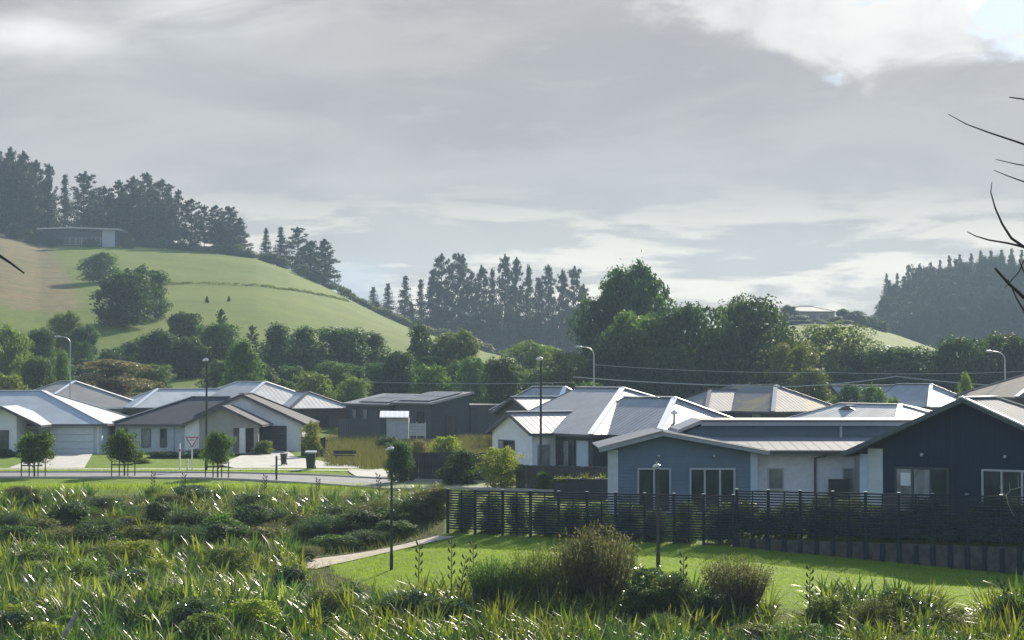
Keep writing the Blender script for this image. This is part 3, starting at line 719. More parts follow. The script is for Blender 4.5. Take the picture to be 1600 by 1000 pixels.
h.add(MB().tube([(15.5, 90.6, 2.95), (15.5, 90.6, 3.5)], 0.06, 6), 'vent_pipe', M['galv'])
h.add(MB().box(14.1, 15.05, YB - 0.3, YB - 0.22, -0.8, 1.28), 'screen', M['screen'])
# ---- dark navy gabled house on the right
h = House('house', 'dark navy gabled house filling the right edge behind the slatted fence', 'house', (18.67, 80, 0), -35)
h.roof(-5.35, 5.6, -0.1, 9, 2.55, 4.95, 'y', (False, True), M['roof_matt'], M['navy'], M['cap_light'], inset=0.62, z0=-1.2, barge=M['soffit_dark'], soff=M['soffit_dark'], gutm=M['soffit_dark'])
k_ = (4.95 - 2.55) / 5.475
for sx in (-1, 1):
    cx = 0.125
    e = Vector((cx + sx * 5.45, -0.1, 2.42)); a_ = Vector((cx, -0.1, 4.82))
    h.add(MB().prism([e, a_, a_ + Vector((0, 0, -0.04)), e + Vector((0, 0, -0.04))], (0, 0.6, 0)), 'soffit', M['soffit_dark'])
h.add(MB().beam((0.125, -0.12, 5.0), (5.6, -0.12, 2.62), 0.16, 0.07), 'roof_flashing', M['lamp_white'])
yf = 0.52
h.add(MB().box(-4.78, -4.4, yf - 0.06, yf - 0.002, -1.0, 2.5), 'corner_post', M['pale_blue'])
h.add(MB().box(-4.397, -3.72, yf - 0.04, yf - 0.002, -1.0, 2.75), 'wall', M['pale'])
h.add(MB().prism([(-0.62, yf - 0.012, -1), (-0.58, yf - 0.012, -1), (-0.58, yf - 0.012, 4.3), (-0.62, yf - 0.012, 4.3)], (0, 0.01, 0)), 'wall_joint', M['black'])
h.window('f', yf, -1.95, -0.1, 2.45, 2.1, 3, M['frame_dark'], [M['glass_pale'], M['glass_pale'], M['glass']], bar=0.09)
h.add(MB().box(-2.9, -2.45, yf - 0.03, yf - 0.022, 1.2, 1.75), 'blind', M['white'])
h.window('f', yf, 2.0, -0.1, 2.6, 2.1, 3, M['frame'], [M['glass']] * 3, bar=0.08)
for x in (-1.9, 1.75): h.add(MB().tube([(x, yf, 2.55), (x, yf - 0.12, 2.55), (x, yf - 0.16, 2.48)], [0.05, 0.075, 0.05], 8), 'wall_light', M['galv'])
# ---- houses farther back on the right
h = House('house', 'grey house with golden sunset reflection painted on its roof behind the blue house', 'house', (22.95, 169, 0.5), 35)
h.roof(0, 9.2, 0, 15, 2.3, 4.6, 'y', (True, True), M['roof_sunset'], M['dark_wall'], M['cap_slate'])
h.roof(-3.0, 6, 5.5, 13, 2.29, 4.2, 'x', (True, False), M['roof_grey'], M['dark_wall'], M['cap_dark'])
h.window('l', 0.43, 2.6, 0.5, 1.0, 1.5, 1, M['frame'], M['glass_pale']); h.window('f', 0.43, 6, 0.6, 1.6, 1.3, 2, M['frame'], M['glass_pale'])
h = House('house', 'small house with pale roof peeping out left of the golden-tinted roof', 'house', (23.0, 215, 2.6), 30)
h.roof(-2.0, 8, 0, 9, 2.3, 3.5, 'x', (True, True), M['roof_light'], M['beige'], M['cap_light'])
h = House('house', 'house with low light grey hip roof and bright gutter between blue and navy houses', 'house', (27, 135, 0), 30)
h.roof(0, 6.2, 0, 13, 2.6, 3.85, 'y', (True, True), M['roof_light'], M['mauve'], M['cap_light'], gutm=M['cap_light'])
h.roof(2, 11, 4.5, 11, 2.59, 3.7, 'x', (False, True), M['roof_light'], M['mauve'], M['cap_light'])
h.window('f', 0.43, 3, 0.6, 1.6, 1.3, 2)
h = House('house', 'slate-roofed house with bright ridge caps above the low light grey roof', 'house', (41.2, 190, 0.9), 30)
h.roof(0, 7.6, 0, 9, 2.0, 4.25, 'y', (True, False), M['roof_slate'], M['mauve'], M['cap_light'])
h.roof(-3.8, 6, 7.5, 13.5, 1.99, 4.1, 'x', (False, False), M['roof_slate'], M['mauve'], M['cap_light'], inset=0.3)
h.window('f', 0.43, 3.5, 0.5, 1.4, 1.2, 2)
h = House('house', 'old house with weathered brown roof behind the navy house at the right edge', 'house', (38.6, 140, 0.2), 8)
h.roof(-2.8, 14, -2, 10, 4.2, 6.6, 'x', (True, True), M['roof_tile'], M['dark_brown'], M['cap_slate'], rib=0)
h.window('f', -1.57, 2.5, 1.2, 1.6, 1.4, 2)
# ---- hilltop houses
Yh = 470.0
x0, x1 = X_of(57, Yh), X_of(188, Yh); zb = gz((x0 + x1) / 2, Yh) - 0.3
h = House('house', 'long low flat-roofed house on the crest of the green hill', 'house', ((x0 + x1) / 2, Yh, zb), 0)
w2 = (x1 - x0) / 2; ht = Z_of(355, Yh) - zb
for (xa, za), (xb, zb_) in (((-w2, ht - .3), (-w2 * .2, ht)), ((-w2 * .2 + .01, ht), (w2, ht - .45))): h.add(MB().prism([(xa, -1.2, za - .35), (xb, -1.2, zb_ - .35), (xb, -1.2, zb_), (xa, -1.2, za)], (0, 9, 0)), 'roof', M['roof_light'])
h.add(MB().box(-w2 + 1.2, w2 - 1.5, 0, 7, -1, ht - 0.75), 'wall', M['dark_wall']); h.add(MB().box(w2 - 4.6, w2 - 1.503, -0.25, -0.003, -1, ht - 0.8), 'wall', M['shed'])
for x in (-w2 + 4, -w2 + 8, 0.5, 4): h.window('f', -0.01, x, 0.6, 2.6, 1.7, 2, M['frame'])
Yh = 455.0
x0, x1 = X_of(1226, Yh), X_of(1308, Yh); zb = gz((x0 + x1) / 2, Yh) - 0.3
h = House('house', 'pale distant house on the small rise left of the dark pine wood', 'house', ((x0 + x1) / 2, Yh, zb), 10)
w2 = (x1 - x0) / 2; ht = Z_of(480, Yh) - zb
h.roof(-w2, w2, -1, 8, max(2.0, ht - 1.0), ht + 0.4, 'x', (True, True), M['roof_grey'], M['beige'], M['cap_slate'], rib=0)
for x in (-w2 + 2.5, 0, w2 - 3): h.window('f', -0.56, x, 0.5, 2.0, 1.5, 2, M['frame_dark'])
# ---- garden shed and panels
h = House('garden_shed', 'small grey garden shed with white roof in front of the dark mono-pitch house', 'shed', tuple(at(620, 682, 158)), 0)
h.add(MB().box(-0.85, 0.95, 0, 1.6, -0.2, 1.55), 'wall', M['shed'])
h.add(MB().slope([(-1.4, -0.32, 1.6), (1.0, -0.32, 1.58), (0.9, 2.0, 2.05), (-1.5, 2.0, 2.07)], 0.06, 0.4), 'roof', M['lamp_white'])
for x in (-0.4, 0.42): h.add(MB().box(x - 0.38, x + 0.38, -0.04, -0.003, -0.1, 1.2), 'door', M['shed'])
h = House('fence_panel', 'short pale grey fence panel right of the white-roofed shed', 'fence panel', tuple(at(651, 681, 158)), 0)
for i in range(4): h.add(MB().box(-0.65, 0.75, 0, 0.04, i * 0.26, i * 0.26 + 0.24), 'board', M['shed'])
for x in (-0.6, 0.0, 0.7): h.add(MB().box(x - 0.05, x + 0.05, 0.042, 0.14, -0.2, 1.1), 'post', M['shed'])
# ------------------------------------------------------------------ fences
def slat_fence(name, label, A, B, ztop, zbotA, zbotB, panels, pitch, slat_h):
    A, B = Vector(A), Vector(B); d = (B - A); Lf = d.length; ang = math.atan2(d.y, d.x)
    r = thing(name, label, 'fence', (A.x, A.y, 0), ang)
    pw = Lf / panels
    zb = min(zbotA, zbotB)
    pm = MB().box(-0.05, 0.05, -0.05, 0.05, 0, 1).mesh('post', M['fence'])
    cm = MB().box(-0.062, 0.062, -0.062, 0.062, 0, 0.025).mesh('cap', M['frame'])
    for i in range(panels + 1):
        zz = zbotA + (zbotB - zbotA) * i / panels - 0.3
        p = link('post', pm, r); p.location = (i * pw, 0, zz); p.scale = (1, 1, ztop + 0.03 - zz)
        c = link('cap', cm, r); c.location = (i * pw, 0, ztop + 0.031)
    mm = MB().box(-0.022, 0.022, 0.0, 0.04, 0, 1).mesh('batten', M['fence'])
    sm = MB().box(0.052, pw - 0.052, -0.025, -0.003, 0, slat_h).mesh('slat', M['fence'])
    rnd = random.Random(3)
    for i in range(panels):
        z0 = zbotA + (zbotB - zbotA) * (i + 0.5) / panels + 0.05
        c = link('batten', mm, r); c.location = ((i + 0.5) * pw, 0, z0); c.scale = (1, 1, ztop - z0)
        n = int((ztop - z0) / pitch)
        for k in range(n):
            s = link('slat', sm, r); s.location = (i * pw, 0.0, ztop - slat_h - k * pitch + rnd.uniform(-.004, .004))
            s.rotation_euler = (0, rnd.uniform(-.002, .002), 0)
    return r
FA, FB = (-2.70, 81.0), (8.86, 77.0)
slat_fence('slatted_fence', 'dark slatted fence with open gaps along the lawn in front of the blue house', (*FA, 0), (*FB, 0), 1.08, -0.72, -0.86, 10, 0.105, 0.066)
FC, FD = (8.99, 77.0), (21.0, 72.2)
slat_fence('slatted_fence', 'dark slatted fence raised on the timber retaining wall in front of the navy house', (*FC, 0), (*FD, 0), 1.3, -0.55, -0.55, 10, 0.108, 0.064)
A, B = Vector((8.99, 76.88, 0)), Vector((21.0, 72.08, 0)); d = B - A
r = thing('retaining_wall', 'low weathered timber retaining wall with dark posts under the right-hand fence', 'retaining wall', tuple(A), math.atan2(d.y, d.x))
nb = 10; bw = d.length / nb
for i in range(nb):
    for k in range(4):
        z0 = -0.61 - (k + 1) * 0.235
        MB().box(i * bw + 0.01, (i + 1) * bw - 0.01, -0.03 - random.uniform(0, .012), 0.03, z0, z0 + 0.228).build('plank', M['retain'], r)
for i in range(nb * 2 + 1):
    MB().tube([(i * bw / 2, -0.11, -2.1), (i * bw / 2, -0.10, -0.62 + random.uniform(-.05, .08))], 0.10, 8).build('post', M['fence'], r)
# dark paling fence in front of the dry section
A, B = at(640, 752, 108.5), at(772, 752, 106); A.z = gz(A.x, A.y); B.z = gz(B.x, B.y)
def paling_fence(name, label, A, B, h, pale_w, m, jit=0.03):
    d = Vector(B) - Vector(A); r = thing(name, label, 'fence', tuple(A), math.atan2(d.y, d.x))
    n = int(d.length / pale_w); me = MB().box(0.004, pale_w - 0.008, -0.012, 0.012, 0, 1).mesh('paling', m)
    rr = random.Random(5)
    for i in range(n):
        o = link('paling', me, r); o.location = (i * pale_w, rr.uniform(-.008, .008), (B.z - A.z) * i / n); o.scale = (1, 1, h + rr.uniform(-jit, jit))
    for z in (0.3, h - 0.25): MB().box(0, d.length, 0.014, 0.06, z, z + 0.09).build('rail', m, r)
    return r
paling_fence('paling_fence', 'dark brown paling fence beside the kerb at the end of the dry grass section', A, B, 1.62, 0.15, M['fence_brown'])
A, B = at(806, 752, 100.5), at(862, 752, 99.5); A.z = gz(A.x, A.y); B.z = gz(B.x, B.y)
paling_fence('paling_fence', 'low dark paling fence under the dark windows of the slate hip-roofed house', A, at(952, 752, 97) * Vector((1, 1, 0)) if False else Vector((at(952, 752, 98).x, 98, 0)), 1.25, 0.15, M['fence_brown'])
A, B = at(865, 770, 94.5), at(951, 770, 94); A.z = B.z = -0.3
d = B - A
r = thing('planter_wall', 'low charcoal planter wall with yellow flax on top left of the blue house', 'planter', tuple(A), math.atan2(d.y, d.x))
MB().box(0, d.length, 0, 0.15, -0.3, 1.1).build('wall', M['dark_wall'], r); MB().box(-0.03, d.length, -0.03, 0.18, 1.1, 1.15).build('coping', M['cap_dark'], r)
MB().box(0, d.length, 0.16, 0.9, -0.3, 1.0).build('soil', M['bark'], r)
# dark screen fence beside the garage of the twin gabled house
A, B = at(470, 713, 139), at(511, 713, 138); A.z = B.z = 0.1
paling_fence('paling_fence', 'short dark paling fence right of the twin-gabled house under a palm-like plant', A, B, 1.4, 0.15, M['fence_brown'])
A, B = at(528, 683, 162), at(595, 683, 162); A.z = B.z = 0.45
paling_fence('paling_fence', 'dark charcoal fence behind the dry grass left of the white-roofed shed', A, B, 1.9, 0.2, M['dark_wall'], 0.0)

# ------------------------------------------------------------------ poles, sign, bins, wires
def arm_lamp(px, pyt, Y, dirn, label):
    p = at(px, pyt, Y); zb = gz(p.x, Y); H = p.z - zb
    r = thing('street_lamp', label, 'street lamp', (p.x, Y, zb), 0, 'tall street lamps with curved arms')
    MB().tube([(0, 0, 0), (0, 0, 1.2), (0, 0, H - 0.7)], [0.09, 0.075, 0.05], 8).build('pole', M['galv'], r)
    pts = [(0, 0, H - 0.7)] + [(dirn * 0.75 * (1 - math.cos(t)), 0, H - 0.7 + 0.62 * math.sin(t)) for t in np.linspace(0.2, math.pi / 2, 6)] + [(dirn * 0.95, 0, H - 0.06)]
    MB().tube(pts, 0.045, 8).build('arm', M['galv'], r)
    MB().tube([(dirn * 0.9, 0, H - 0.09), (dirn * 1.05, 0, H - 0.06), (dirn * 1.4, 0, H - 0.04), (dirn * 1.5, 0, H - 0.06)], [0.045, 0.09, 0.085, 0.03], 8).build('lamp_head', M['galv'], r)
arm_lamp(928, 541, 152, -1, 'silver street lamp with curved arm in front of the big dark trees in the centre')
arm_lamp(1570, 548, 150, -1, 'silver street lamp with curved arm above the weathered brown roof at right')
arm_lamp(110, 525, 178, -1, 'silver street lamp with curved arm behind the stepped grey roof at far left')
def post_lamp(px, pyt, Y, label, rad=0.06):
    p = at(px, pyt, Y); zb = gz(p.x, Y); H = p.z - zb
    r = thing('post_lamp', label, 'lamp post', (p.x, Y, zb), 0, 'slim dark lamp posts')
    MB().tube([(0, 0, -0.2), (0, 0, 0.6), (0, 0, 0.62), (0, 0, H - 0.12)], [rad * 1.25, rad * 1.25, rad, rad * 0.8], 8).build('pole', M['post_dark'], r)
    s = .6 if H < 5 else .85
    MB().tube([(-0.30 * s, 0, H - 0.06), (-0.2 * s, 0, H - 0.02), (0.0, 0, H), (0.12 * s, 0, H - 0.03)], [0.03, 0.09 * s, 0.09 * s, 0.05], 8).build('lamp_head', M['lamp_white'], r)
    MB().tube([(-0.04, 0, H + 0.03), (-0.04, 0, H + 0.12)], 0.05 * s, 8).build('sensor', M['galv'], r)
post_lamp(612, 700, 71, 'dark lamp post standing on the lawn left of the slatted fence', 0.055)
post_lamp(1028, 727, 70, 'dark lamp post standing in front of the blue weatherboard house', 0.062)
post_lamp(323, 562, 119, 'tall slim dark lamp post in front of the twin-gabled brown house', 0.075)
post_lamp(845, 560, 103, 'tall slim dark lamp post crossing the sunlit roof of the slate hip-roofed house', 0.07)
p = at(300, 689, 118); zb = gz(p.x, p.y); H = p.z - zb
r = thing('give_way_sign', 'triangular red and white give way sign on a white post beside the road', 'road sign', (p.x, p.y, zb))
MB().tube([(0, 0.05, -0.1), (0, 0.05, H + 0.25)], 0.05, 8).build('post', M['lamp_white'], r)
def tri(s, y, th, zc): return MB().prism([(-s, y, zc + s * 0.62), (s, y, zc + s * 0.62), (0, y, zc - s * 1.1)], (0, th, 0))
tri(0.40, -0.012, 0.012, H).build('border', M['red'], r); face = tri(0.29, -0.018, 0.005, H + 0.01).build('sign_face', M['sign_white'], r)
for txt, dz in (('GIVE', 0.10), ('WAY', 0.0)):
    cu = bpy.data.curves.new('lettering', 'FONT'); cu.body = txt; cu.size = 0.12; cu.align_x = 'CENTER'; cu.extrude = 0.002; cu.materials.append(M['black'])
    t_ = bpy.data.objects.new('tmp', cu); C.objects.link(t_); me = bpy.data.meshes.new_from_object(t_.evaluated_get(bpy.context.evaluated_depsgraph_get())); bpy.data.objects.remove(t_); o = link('lettering', me, face); o.location = (0, -0.022, H + dz - 0.01); o.rotation_euler = (math.pi / 2, 0, 0)
for px, pt, w_, lb in ((281, 693, 0.045, 'tall thin white marker post left of the give way sign'), (293, 717, 0.05, 'short white bollard post close to the give way sign')):
    p = at(px, pt, 118); zb = gz(p.x, p.y)
    o = thing('marker_post', lb, 'marker post', (p.x, p.y, zb)); MB().box(-w_, w_, -w_, w_, -0.1, p.z - zb).build('post', M['lamp_white'], o)
    MB().box(-w_ - .005, w_ + .005, -w_ - .005, w_ + .005, (p.z - zb) * 0.72, (p.z - zb) * 0.8).build('band', M['red'] if px == 281 else M['galv'], o)
p = at(432, 712, 109); zb = gz(p.x, p.y)
o = thing('bollard', 'thin dark post standing at the near kerb in front of the driveway', 'post', (p.x, p.y, zb)); MB().tube([(0, 0, -0.1), (0, 0, p.z - zb - .03), (0, 0, p.z - zb)], [0.06, 0.06, 0.03], 8).build('shaft', M['post_dark'], o)
def wheelie(px, pyb, h, m, lid, label):
    Y = CAMZ * F / (pyb - HOR); x = X_of(px, Y)
    r = thing('wheelie_bin', label, 'wheelie bin', (x, Y, gz(x, Y) + 0.05)); s = h
    MB().poly([]) if False else None
    mb = MB(); b = [(-.22, -.25), (.22, -.25), (.22, .25), (-.22, .25)]; tp = [(-.29, -.34), (.29, -.34), (.29, .36), (-.29, .36)]
    mb.v = [(x_ * s, y_ * s, 0.06 * s) for x_, y_ in b] + [(x_ * s, y_ * s, 0.95 * s) for x_, y_ in tp]
    mb.f = [(3, 2, 1, 0), (4, 5, 6, 7)] + [(i, (i + 1) % 4, (i + 1) % 4 + 4, i + 4) for i in range(4)]
    mb.build('body', m, r)
    MB().prism([(-.32 * s, -.38 * s, 0.95 * s), (.32 * s, -.38 * s, 0.95 * s), (.32 * s, .42 * s, 1.0 * s), (-.32 * s, .42 * s, 1.0 * s)], (0, 0, 0.09 * s)).build('lid', lid, r)
    for x_ in (-.24, .24): MB().tube([(x_ * s - .03, .28 * s, .1 * s), (x_ * s + .03, .28 * s, .1 * s)], .1 * s, 10).build('wheel', M['black'], r)
wheelie(486, 735, 1.05, M['bin'], M['bin_lid'], 'dark wheelie bin with pale lid on the verge beside the driveway')
wheelie(444, 729, 0.7, M['fence_brown'], M['fence_brown'], 'small brown bin beside the driveway left of the pale-lidded bin')
def seat_thing():
    p = hit(538, 724); r = thing('garden_bench', 'small dark bench on the grass edge right of the driveway', 'bench', tuple(p))
    for x in (-0.6, 0.55): MB().box(x, x + .12, -.2, .2, 0, .5).build('leg', M['fence_brown'], r)
    MB().box(-.75, .75, -.25, .25, .5, .58).build('seat', M['fence_brown'], r); MB().box(-.75, .75, .22, .27, .62, .85).build('backrest', M['fence_brown'], r)
seat_thing()
def wire(pts, Y, r, label):
    v = [at(px, py, Y) for px, py in pts]; o = MB().tube(v, r, 4).build('power_line', M['wire']); tag(o, label, 'power line', 'power lines in front of the dark trees')
def sag(a, b, s, n=14): return [(a[0] + (b[0] - a[0]) * t, a[1] + (b[1] - a[1]) * t + 4 * s * t * (1 - t)) for t in np.linspace(0, 1, n)]
wire(sag((895, 589), (1230, 604), 3) + sag((1230, 604), (1400, 588), 3)[1:] + sag((1400, 588), (1640, 606), 3)[1:], 163, 0.045, 'thick pale cable crossing low in front of the dark trees above the roofs')
wire(sag((930, 570), (1300, 582), 4) + sag((1300, 582), (1640, 578), 4)[1:], 166, 0.022, 'thin upper cable crossing in front of the big dark trees')
wire(sag((560, 596), (900, 597), 3), 163, 0.018, 'thin cable crossing above the dark mono-pitch house')

# ------------------------------------------------------------------ vegetation kit
def tube_np(parts, n=5):
    """several tapered tubes -> (v, quads)"""
    V = []; Q = []; b = 0
    for path, rad in parts:
        path = np.asarray(path, float); m = len(path)
        d = np.gradient(path, axis=0); d /= np.linalg.norm(d, axis=1)[:, None] + 1e-9
        ref = np.array([0.31, 0.95, 0.1]); a = np.cross(d, ref); a /= np.linalg.norm(a, axis=1)[:, None] + 1e-9; c = np.cross(d, a)
        t = np.arange(n) * 2 * math.pi / n
        ring = path[:, None] + (a[:, None] * np.cos(t)[None, :, None] + c[:, None] * np.sin(t)[None, :, None]) * np.asarray(rad)[:, None, None]
        V.append(ring.reshape(-1, 3))
        for i in range(m - 1):
            k = np.arange(n); Q.append(np.stack([b + i * n + k, b + i * n + (k + 1) % n, b + (i + 1) * n + (k + 1) % n, b + (i + 1) * n + k], 1))
        b += m * n
    return np.concatenate(V), np.concatenate(Q)
def unit(a): return a / (np.linalg.norm(a, axis=-1, keepdims=True) + 1e-9)
def leaves_np(p, nrm, lng, wid, rng, updir=None):
    """diamond leaves, slightly folded"""
    n = len(p); t = rng.normal(size=(n, 3)) if updir is None else updir + rng.normal(size=(n, 3)) * 0.35
    t = unit(t - nrm * (t * nrm).sum(1)[:, None]); b = np.cross(nrm, t)
    l = (lng * rng.uniform(0.6, 1.3, n))[:, None]; w = (wid * rng.uniform(0.6, 1.3, n))[:, None]
    v = np.stack([p - t * l, p + b * w + nrm * w * 0.3, p + t * l, p - b * w + nrm * w * 0.3], 1).reshape(-1, 3)
    q = np.arange(n * 4).reshape(n, 4)
    return v, q
def to_proto(name, tv, tq, lv, lq, leaf, extra=None):
    r = empty(name)
    if tv is not None:
        me = np_mesh('trunk', tv, tq, smoothed=True); me.materials.append(M['bark']); link('trunk', me, r)
    me = np_mesh('crown', lv, lq); me.materials.append(M[leaf]); link('crown', me, r)
    return r
def warp(p, seed):
    ph = np.random.default_rng(seed + 999).uniform(0, 6.28, 5); a = np.arctan2(p[:, 1], p[:, 0]); z = p[:, 2]
    f = 1 + .15 * np.sin(2 * a + ph[0]) + .12 * np.sin(3 * a + ph[1] + z * 5) + .13 * np.sin(z * 13 + a * 2 + ph[2]) + .07 * np.sin(5 * a + z * 21 + ph[3])
    q = p.copy(); q[:, :2] *= f[:, None]; q[:, 2] *= 1 - .16 * np.clip(np.hypot(p[:, 0], p[:, 1]) * 2, 0, 1) * (.5 + .5 * np.sin(2 * a + ph[4]))
    q[:, 0] += .05 * np.sin(z * 4 + ph[0]); return q
def broad(seed, prof, nblob=22, nleaf=3600, size=0.03, zb=0.14, flat=0.85, br=(0.10, 0.19), core=0.78, leaf='mid_leaf'):
    rng = np.random.default_rng(seed)
    zc_ = np.linspace(zb, 0.96, 200); wz = np.array([prof(k) for k in zc_]) ** 1.3 + 1e-3; z = rng.choice(zc_, nblob, p=wz / wz.sum()); ang = rng.uniform(0, 6.28, nblob); rb = br[0] * .6 + (br[1] - br[0] * .6) * rng.random(nblob) ** 1.2
    rad = np.maximum(np.array([prof(k) for k in z]) - rb * 0.8, 0) * np.sqrt(rng.uniform(0.3, 1.0, nblob))
    c = np.stack([rad * np.cos(ang), rad * np.sin(ang), np.minimum(z, 1 - rb * flat)], 1)
    pick = rng.choice(nblob, nleaf, p=rb ** 2 / (rb ** 2).sum())
    d = unit(rng.normal(size=(nleaf, 3)) + np.array([0, 0, 0.25]))
    rr = rb[pick] * (0.55 + 0.58 * rng.random(nleaf) ** 0.5) + (rng.random(nleaf) < .14) * rng.exponential(.022, nleaf)
    p = c[pick] + d * rr[:, None] * np.array([1, 1, flat])
    p = warp(p, seed); p[:, 2] = np.maximum(p[:, 2], 0.02)
    nrm = unit(d * 1.0 + np.array([0, 0, .25]) + rng.normal(size=(nleaf, 3)) * 0.5)
    nc = nleaf // 4; zc2 = rng.choice(zc_, nc, p=wz / wz.sum()); rc = np.array([prof(k) for k in zc2]) * core * np.sqrt(rng.random(nc)); ac = rng.uniform(0, 6.28, nc)
    pc = np.stack([rc * np.cos(ac), rc * np.sin(ac), np.minimum(zc2, .9)], 1)
    p = np.concatenate([p, warp(pc, seed)]); nrm = np.concatenate([nrm, unit(rng.normal(size=(nc, 3)))])
    lv, lq = leaves_np(p, nrm, np.concatenate([np.full(nleaf, size), np.full(nc, size * 1.7)]), np.concatenate([np.full(nleaf, size * .62), np.full(nc, size * 1.2)]), rng)
    parts = [([(0, 0, -0.04), (0.01, 0, 0.1), (0, 0.01, 0.35), (0, 0, 0.6)], [0.03, 0.024, 0.017, 0.006])]
    for i in range(min(10, nblob)):
        h = min(c[i, 2] * 0.55, 0.5); parts.append(([(0, 0, h), tuple(c[i] * 0.5 + np.array([0, 0, h * 0.5])), tuple(c[i])], [0.012, 0.008, 0.003]))
    tv, tq = tube_np(parts)
    return tv, tq, lv, lq
def ell(zc, hz, r, p=2.0): return lambda z: r * max(0.0, 1 - abs((z - zc) / hz) ** p) ** (1 / p)
def pine(seed, nw=17, zb=0.28, rmax=0.30, p=0.75, droop=0.02, size=0.023, per=26, ragged=0.45):
    rng = np.random.default_rng(seed); P = []; T = [([(0, 0, -0.03), (rng.normal() * .008, 0, 0.3), (rng.normal() * .01, rng.normal() * .01, 0.7), (0, 0, 0.985)], [0.017, 0.014, 0.009, 0.002])]
    D = []
    for i in range(nw):
        z = zb + (0.975 - zb) * (i + rng.uniform(-.3, .3)) / (nw - 1)
        R_ = rmax * max(0.05, (1 - (z - zb) / (1.0 - zb))) ** p
        if i < 3: R_ *= (0.5, 0.75, 0.9)[i]
        for b in range(rng.integers(5, 9)):
            a = rng.uniform(0, 6.28); r = R_ * (1.08 - ragged * rng.random() ** 1.3); zz = z + rng.normal() * .5 * (0.97 - zb) / nw
            up = r * rng.uniform(-0.05, 0.42) - droop
            e = np.array([math.cos(a) * r, math.sin(a) * r, min(zz + up, .985)]); s0 = np.array([0, 0, min(zz, .97)])
            T.append(([s0, (s0 + e) / 2 + np.array([0, 0, -0.01]), e], [0.004, 0.003, 0.001]))
            n = max(6, int(per * (0.3 + r / rmax) * rng.uniform(.5, 1.3)))
            t = rng.uniform(0.12 if r < .12 else .3, 1.04, n) ** 0.85
            tw = np.sin(t * 9 + a) * .02
            q = s0 + (e - s0) * t[:, None] + rng.normal(size=(n, 3)) * np.array([0.024, 0.024, 0.011]) * (0.5 + r / rmax) + np.stack([tw * math.sin(a), tw * math.cos(a), 0 * tw], 1)
            P.append(q); D.append(np.tile(unit((e - s0) + np.array([0, 0, 0.10])), (n, 1)))
    P = np.concatenate(P); D = np.concatenate(D)
    nrm = unit(rng.normal(size=P.shape) + np.array([0, 0, 0.7]))
    lv, lq = leaves_np(P, nrm, size, size * 0.45, rng, D)
    tv, tq = tube_np(T, 4)
    return tv, tq, lv, lq

def radiata(seed, nb=60, zb=0.25, rmax=0.33, p=0.6, per=105, size=0.0165, br=(.035, .07)):
    """open pine: limbs of uneven length, each ending in ragged tufts"""
    rng = np.random.default_rng(seed); P = []; Nn = []; D = []
    T = [([(0, 0, -0.03), (rng.normal() * .01, 0, 0.3), (rng.normal() * .015, rng.normal() * .015, 0.7), (0, 0, 0.97)], [0.018, 0.015, 0.010, 0.002])]
    for i in range(nb):
        z = zb + (0.95 - zb) * (i + rng.uniform(-.8, .8)) / (nb - 1); z = min(max(z, zb), .95)
        k = (z - zb) / (1 - zb); env = rmax * (1 - k) ** p * min(1, k * 5 + .45)
        a = i * 2.4 + rng.normal() * .5; r = env * (rng.uniform(.35, 1.12)); s0 = np.array([0, 0, z - .03])
        e = np.array([math.cos(a) * r, math.sin(a) * r, min(z + r * rng.uniform(.0, .4), .955)])
        T.append(([s0, (s0 + e) / 2 + np.array([0, 0, -.012]), e], [.005, .0035, .0012]))
        for j in range(3):
            f = (1.0, .72, .45)[j]; rb = rng.uniform(*br) * (1, .85, .7)[j] * (0.6 + .6 * (1 - k)); n = max(8, int(per * (rb / br[1]) ** 1.5))
            if j == 2 and rng.random() < .4: continue
            cpt = s0 + (e - s0) * f + rng.normal(size=3) * .012
            dd = unit(rng.normal(size=(n, 3))); q = cpt + dd * (rb * rng.random(n) ** .5)[:, None] * np.array([1.15, 1.15, .62])
            P.append(q); D.append(unit(dd + unit(e - s0) * .6 + np.array([0, 0, .25]))); Nn.append(unit(rng.normal(size=(n, 3)) + np.array([0, 0, .6])))
    for j in range(5):
        n = 30; q = np.array([0, 0, .90 + j * .02]) + rng.normal(size=(n, 3)) * np.array([.016, .016, .012]) * (1.6 - j * .28); P.append(q); D.append(unit(rng.normal(size=(n, 3)) + np.array([0, 0, 1.2]))); Nn.append(unit(rng.normal(size=(n, 3))))
    P = np.concatenate(P); D = np.concatenate(D); Nn = np.concatenate(Nn); P[:, 2] = np.clip(P[:, 2], .01, 1.0)
    lv, lq = leaves_np(P, Nn, size, size * .42, rng, D); tv, tq = tube_np(T, 4)
    return tv, tq, lv, lq
PROTO = {}
COLS = [(0, 'far left edge'), (55, 'first street tree'), (110, 'left curved street lamp'), (180, 'flat-topped golden tree'), (240, 'bright grass gap'), (300, 'give way sign'), (345, 'twin-gabled brown house'), (400, 'dark garage door'), (455, 'light grey hip roof'), (490, 'wheelie bin'), (545, 'dry grass section'), (615, 'left lamp post'), (660, 'brown paling fence'), (710, 'fence end'), (785, 'yellow-green young tree'), (845, 'tall slim lamp post'), (900, 'planter wall'), (950, 'blue house corner'), (1028, 'right lamp post'), (1110, 'sliding door'), (1175, 'blue house side wall'), (1272, 'black downpipe'), (1350, 'pale corner post'), (1440, 'curtained navy house window'), (1500, 'navy house apex'), (1590, 'right edge')]
def ORD2(i): return ORD[i] if i < len(ORD) else 'thirtieth' if i == 29 else ('thirty-' + ORD[i - 30]) if 30 <= i < 39 else ('forty-' + ORD[i - 40]) if 40 <= i < 49 else 'fortieth'
def below(px, pre='below the'):
    k = min(COLS, key=lambda c: abs(c[0] - px)); return '%s %s' % (pre, k[1])
def reg(key, wk, arrs, leaf, twoname='tree'):
    PROTO[key] = (wk, arrs, leaf, {})
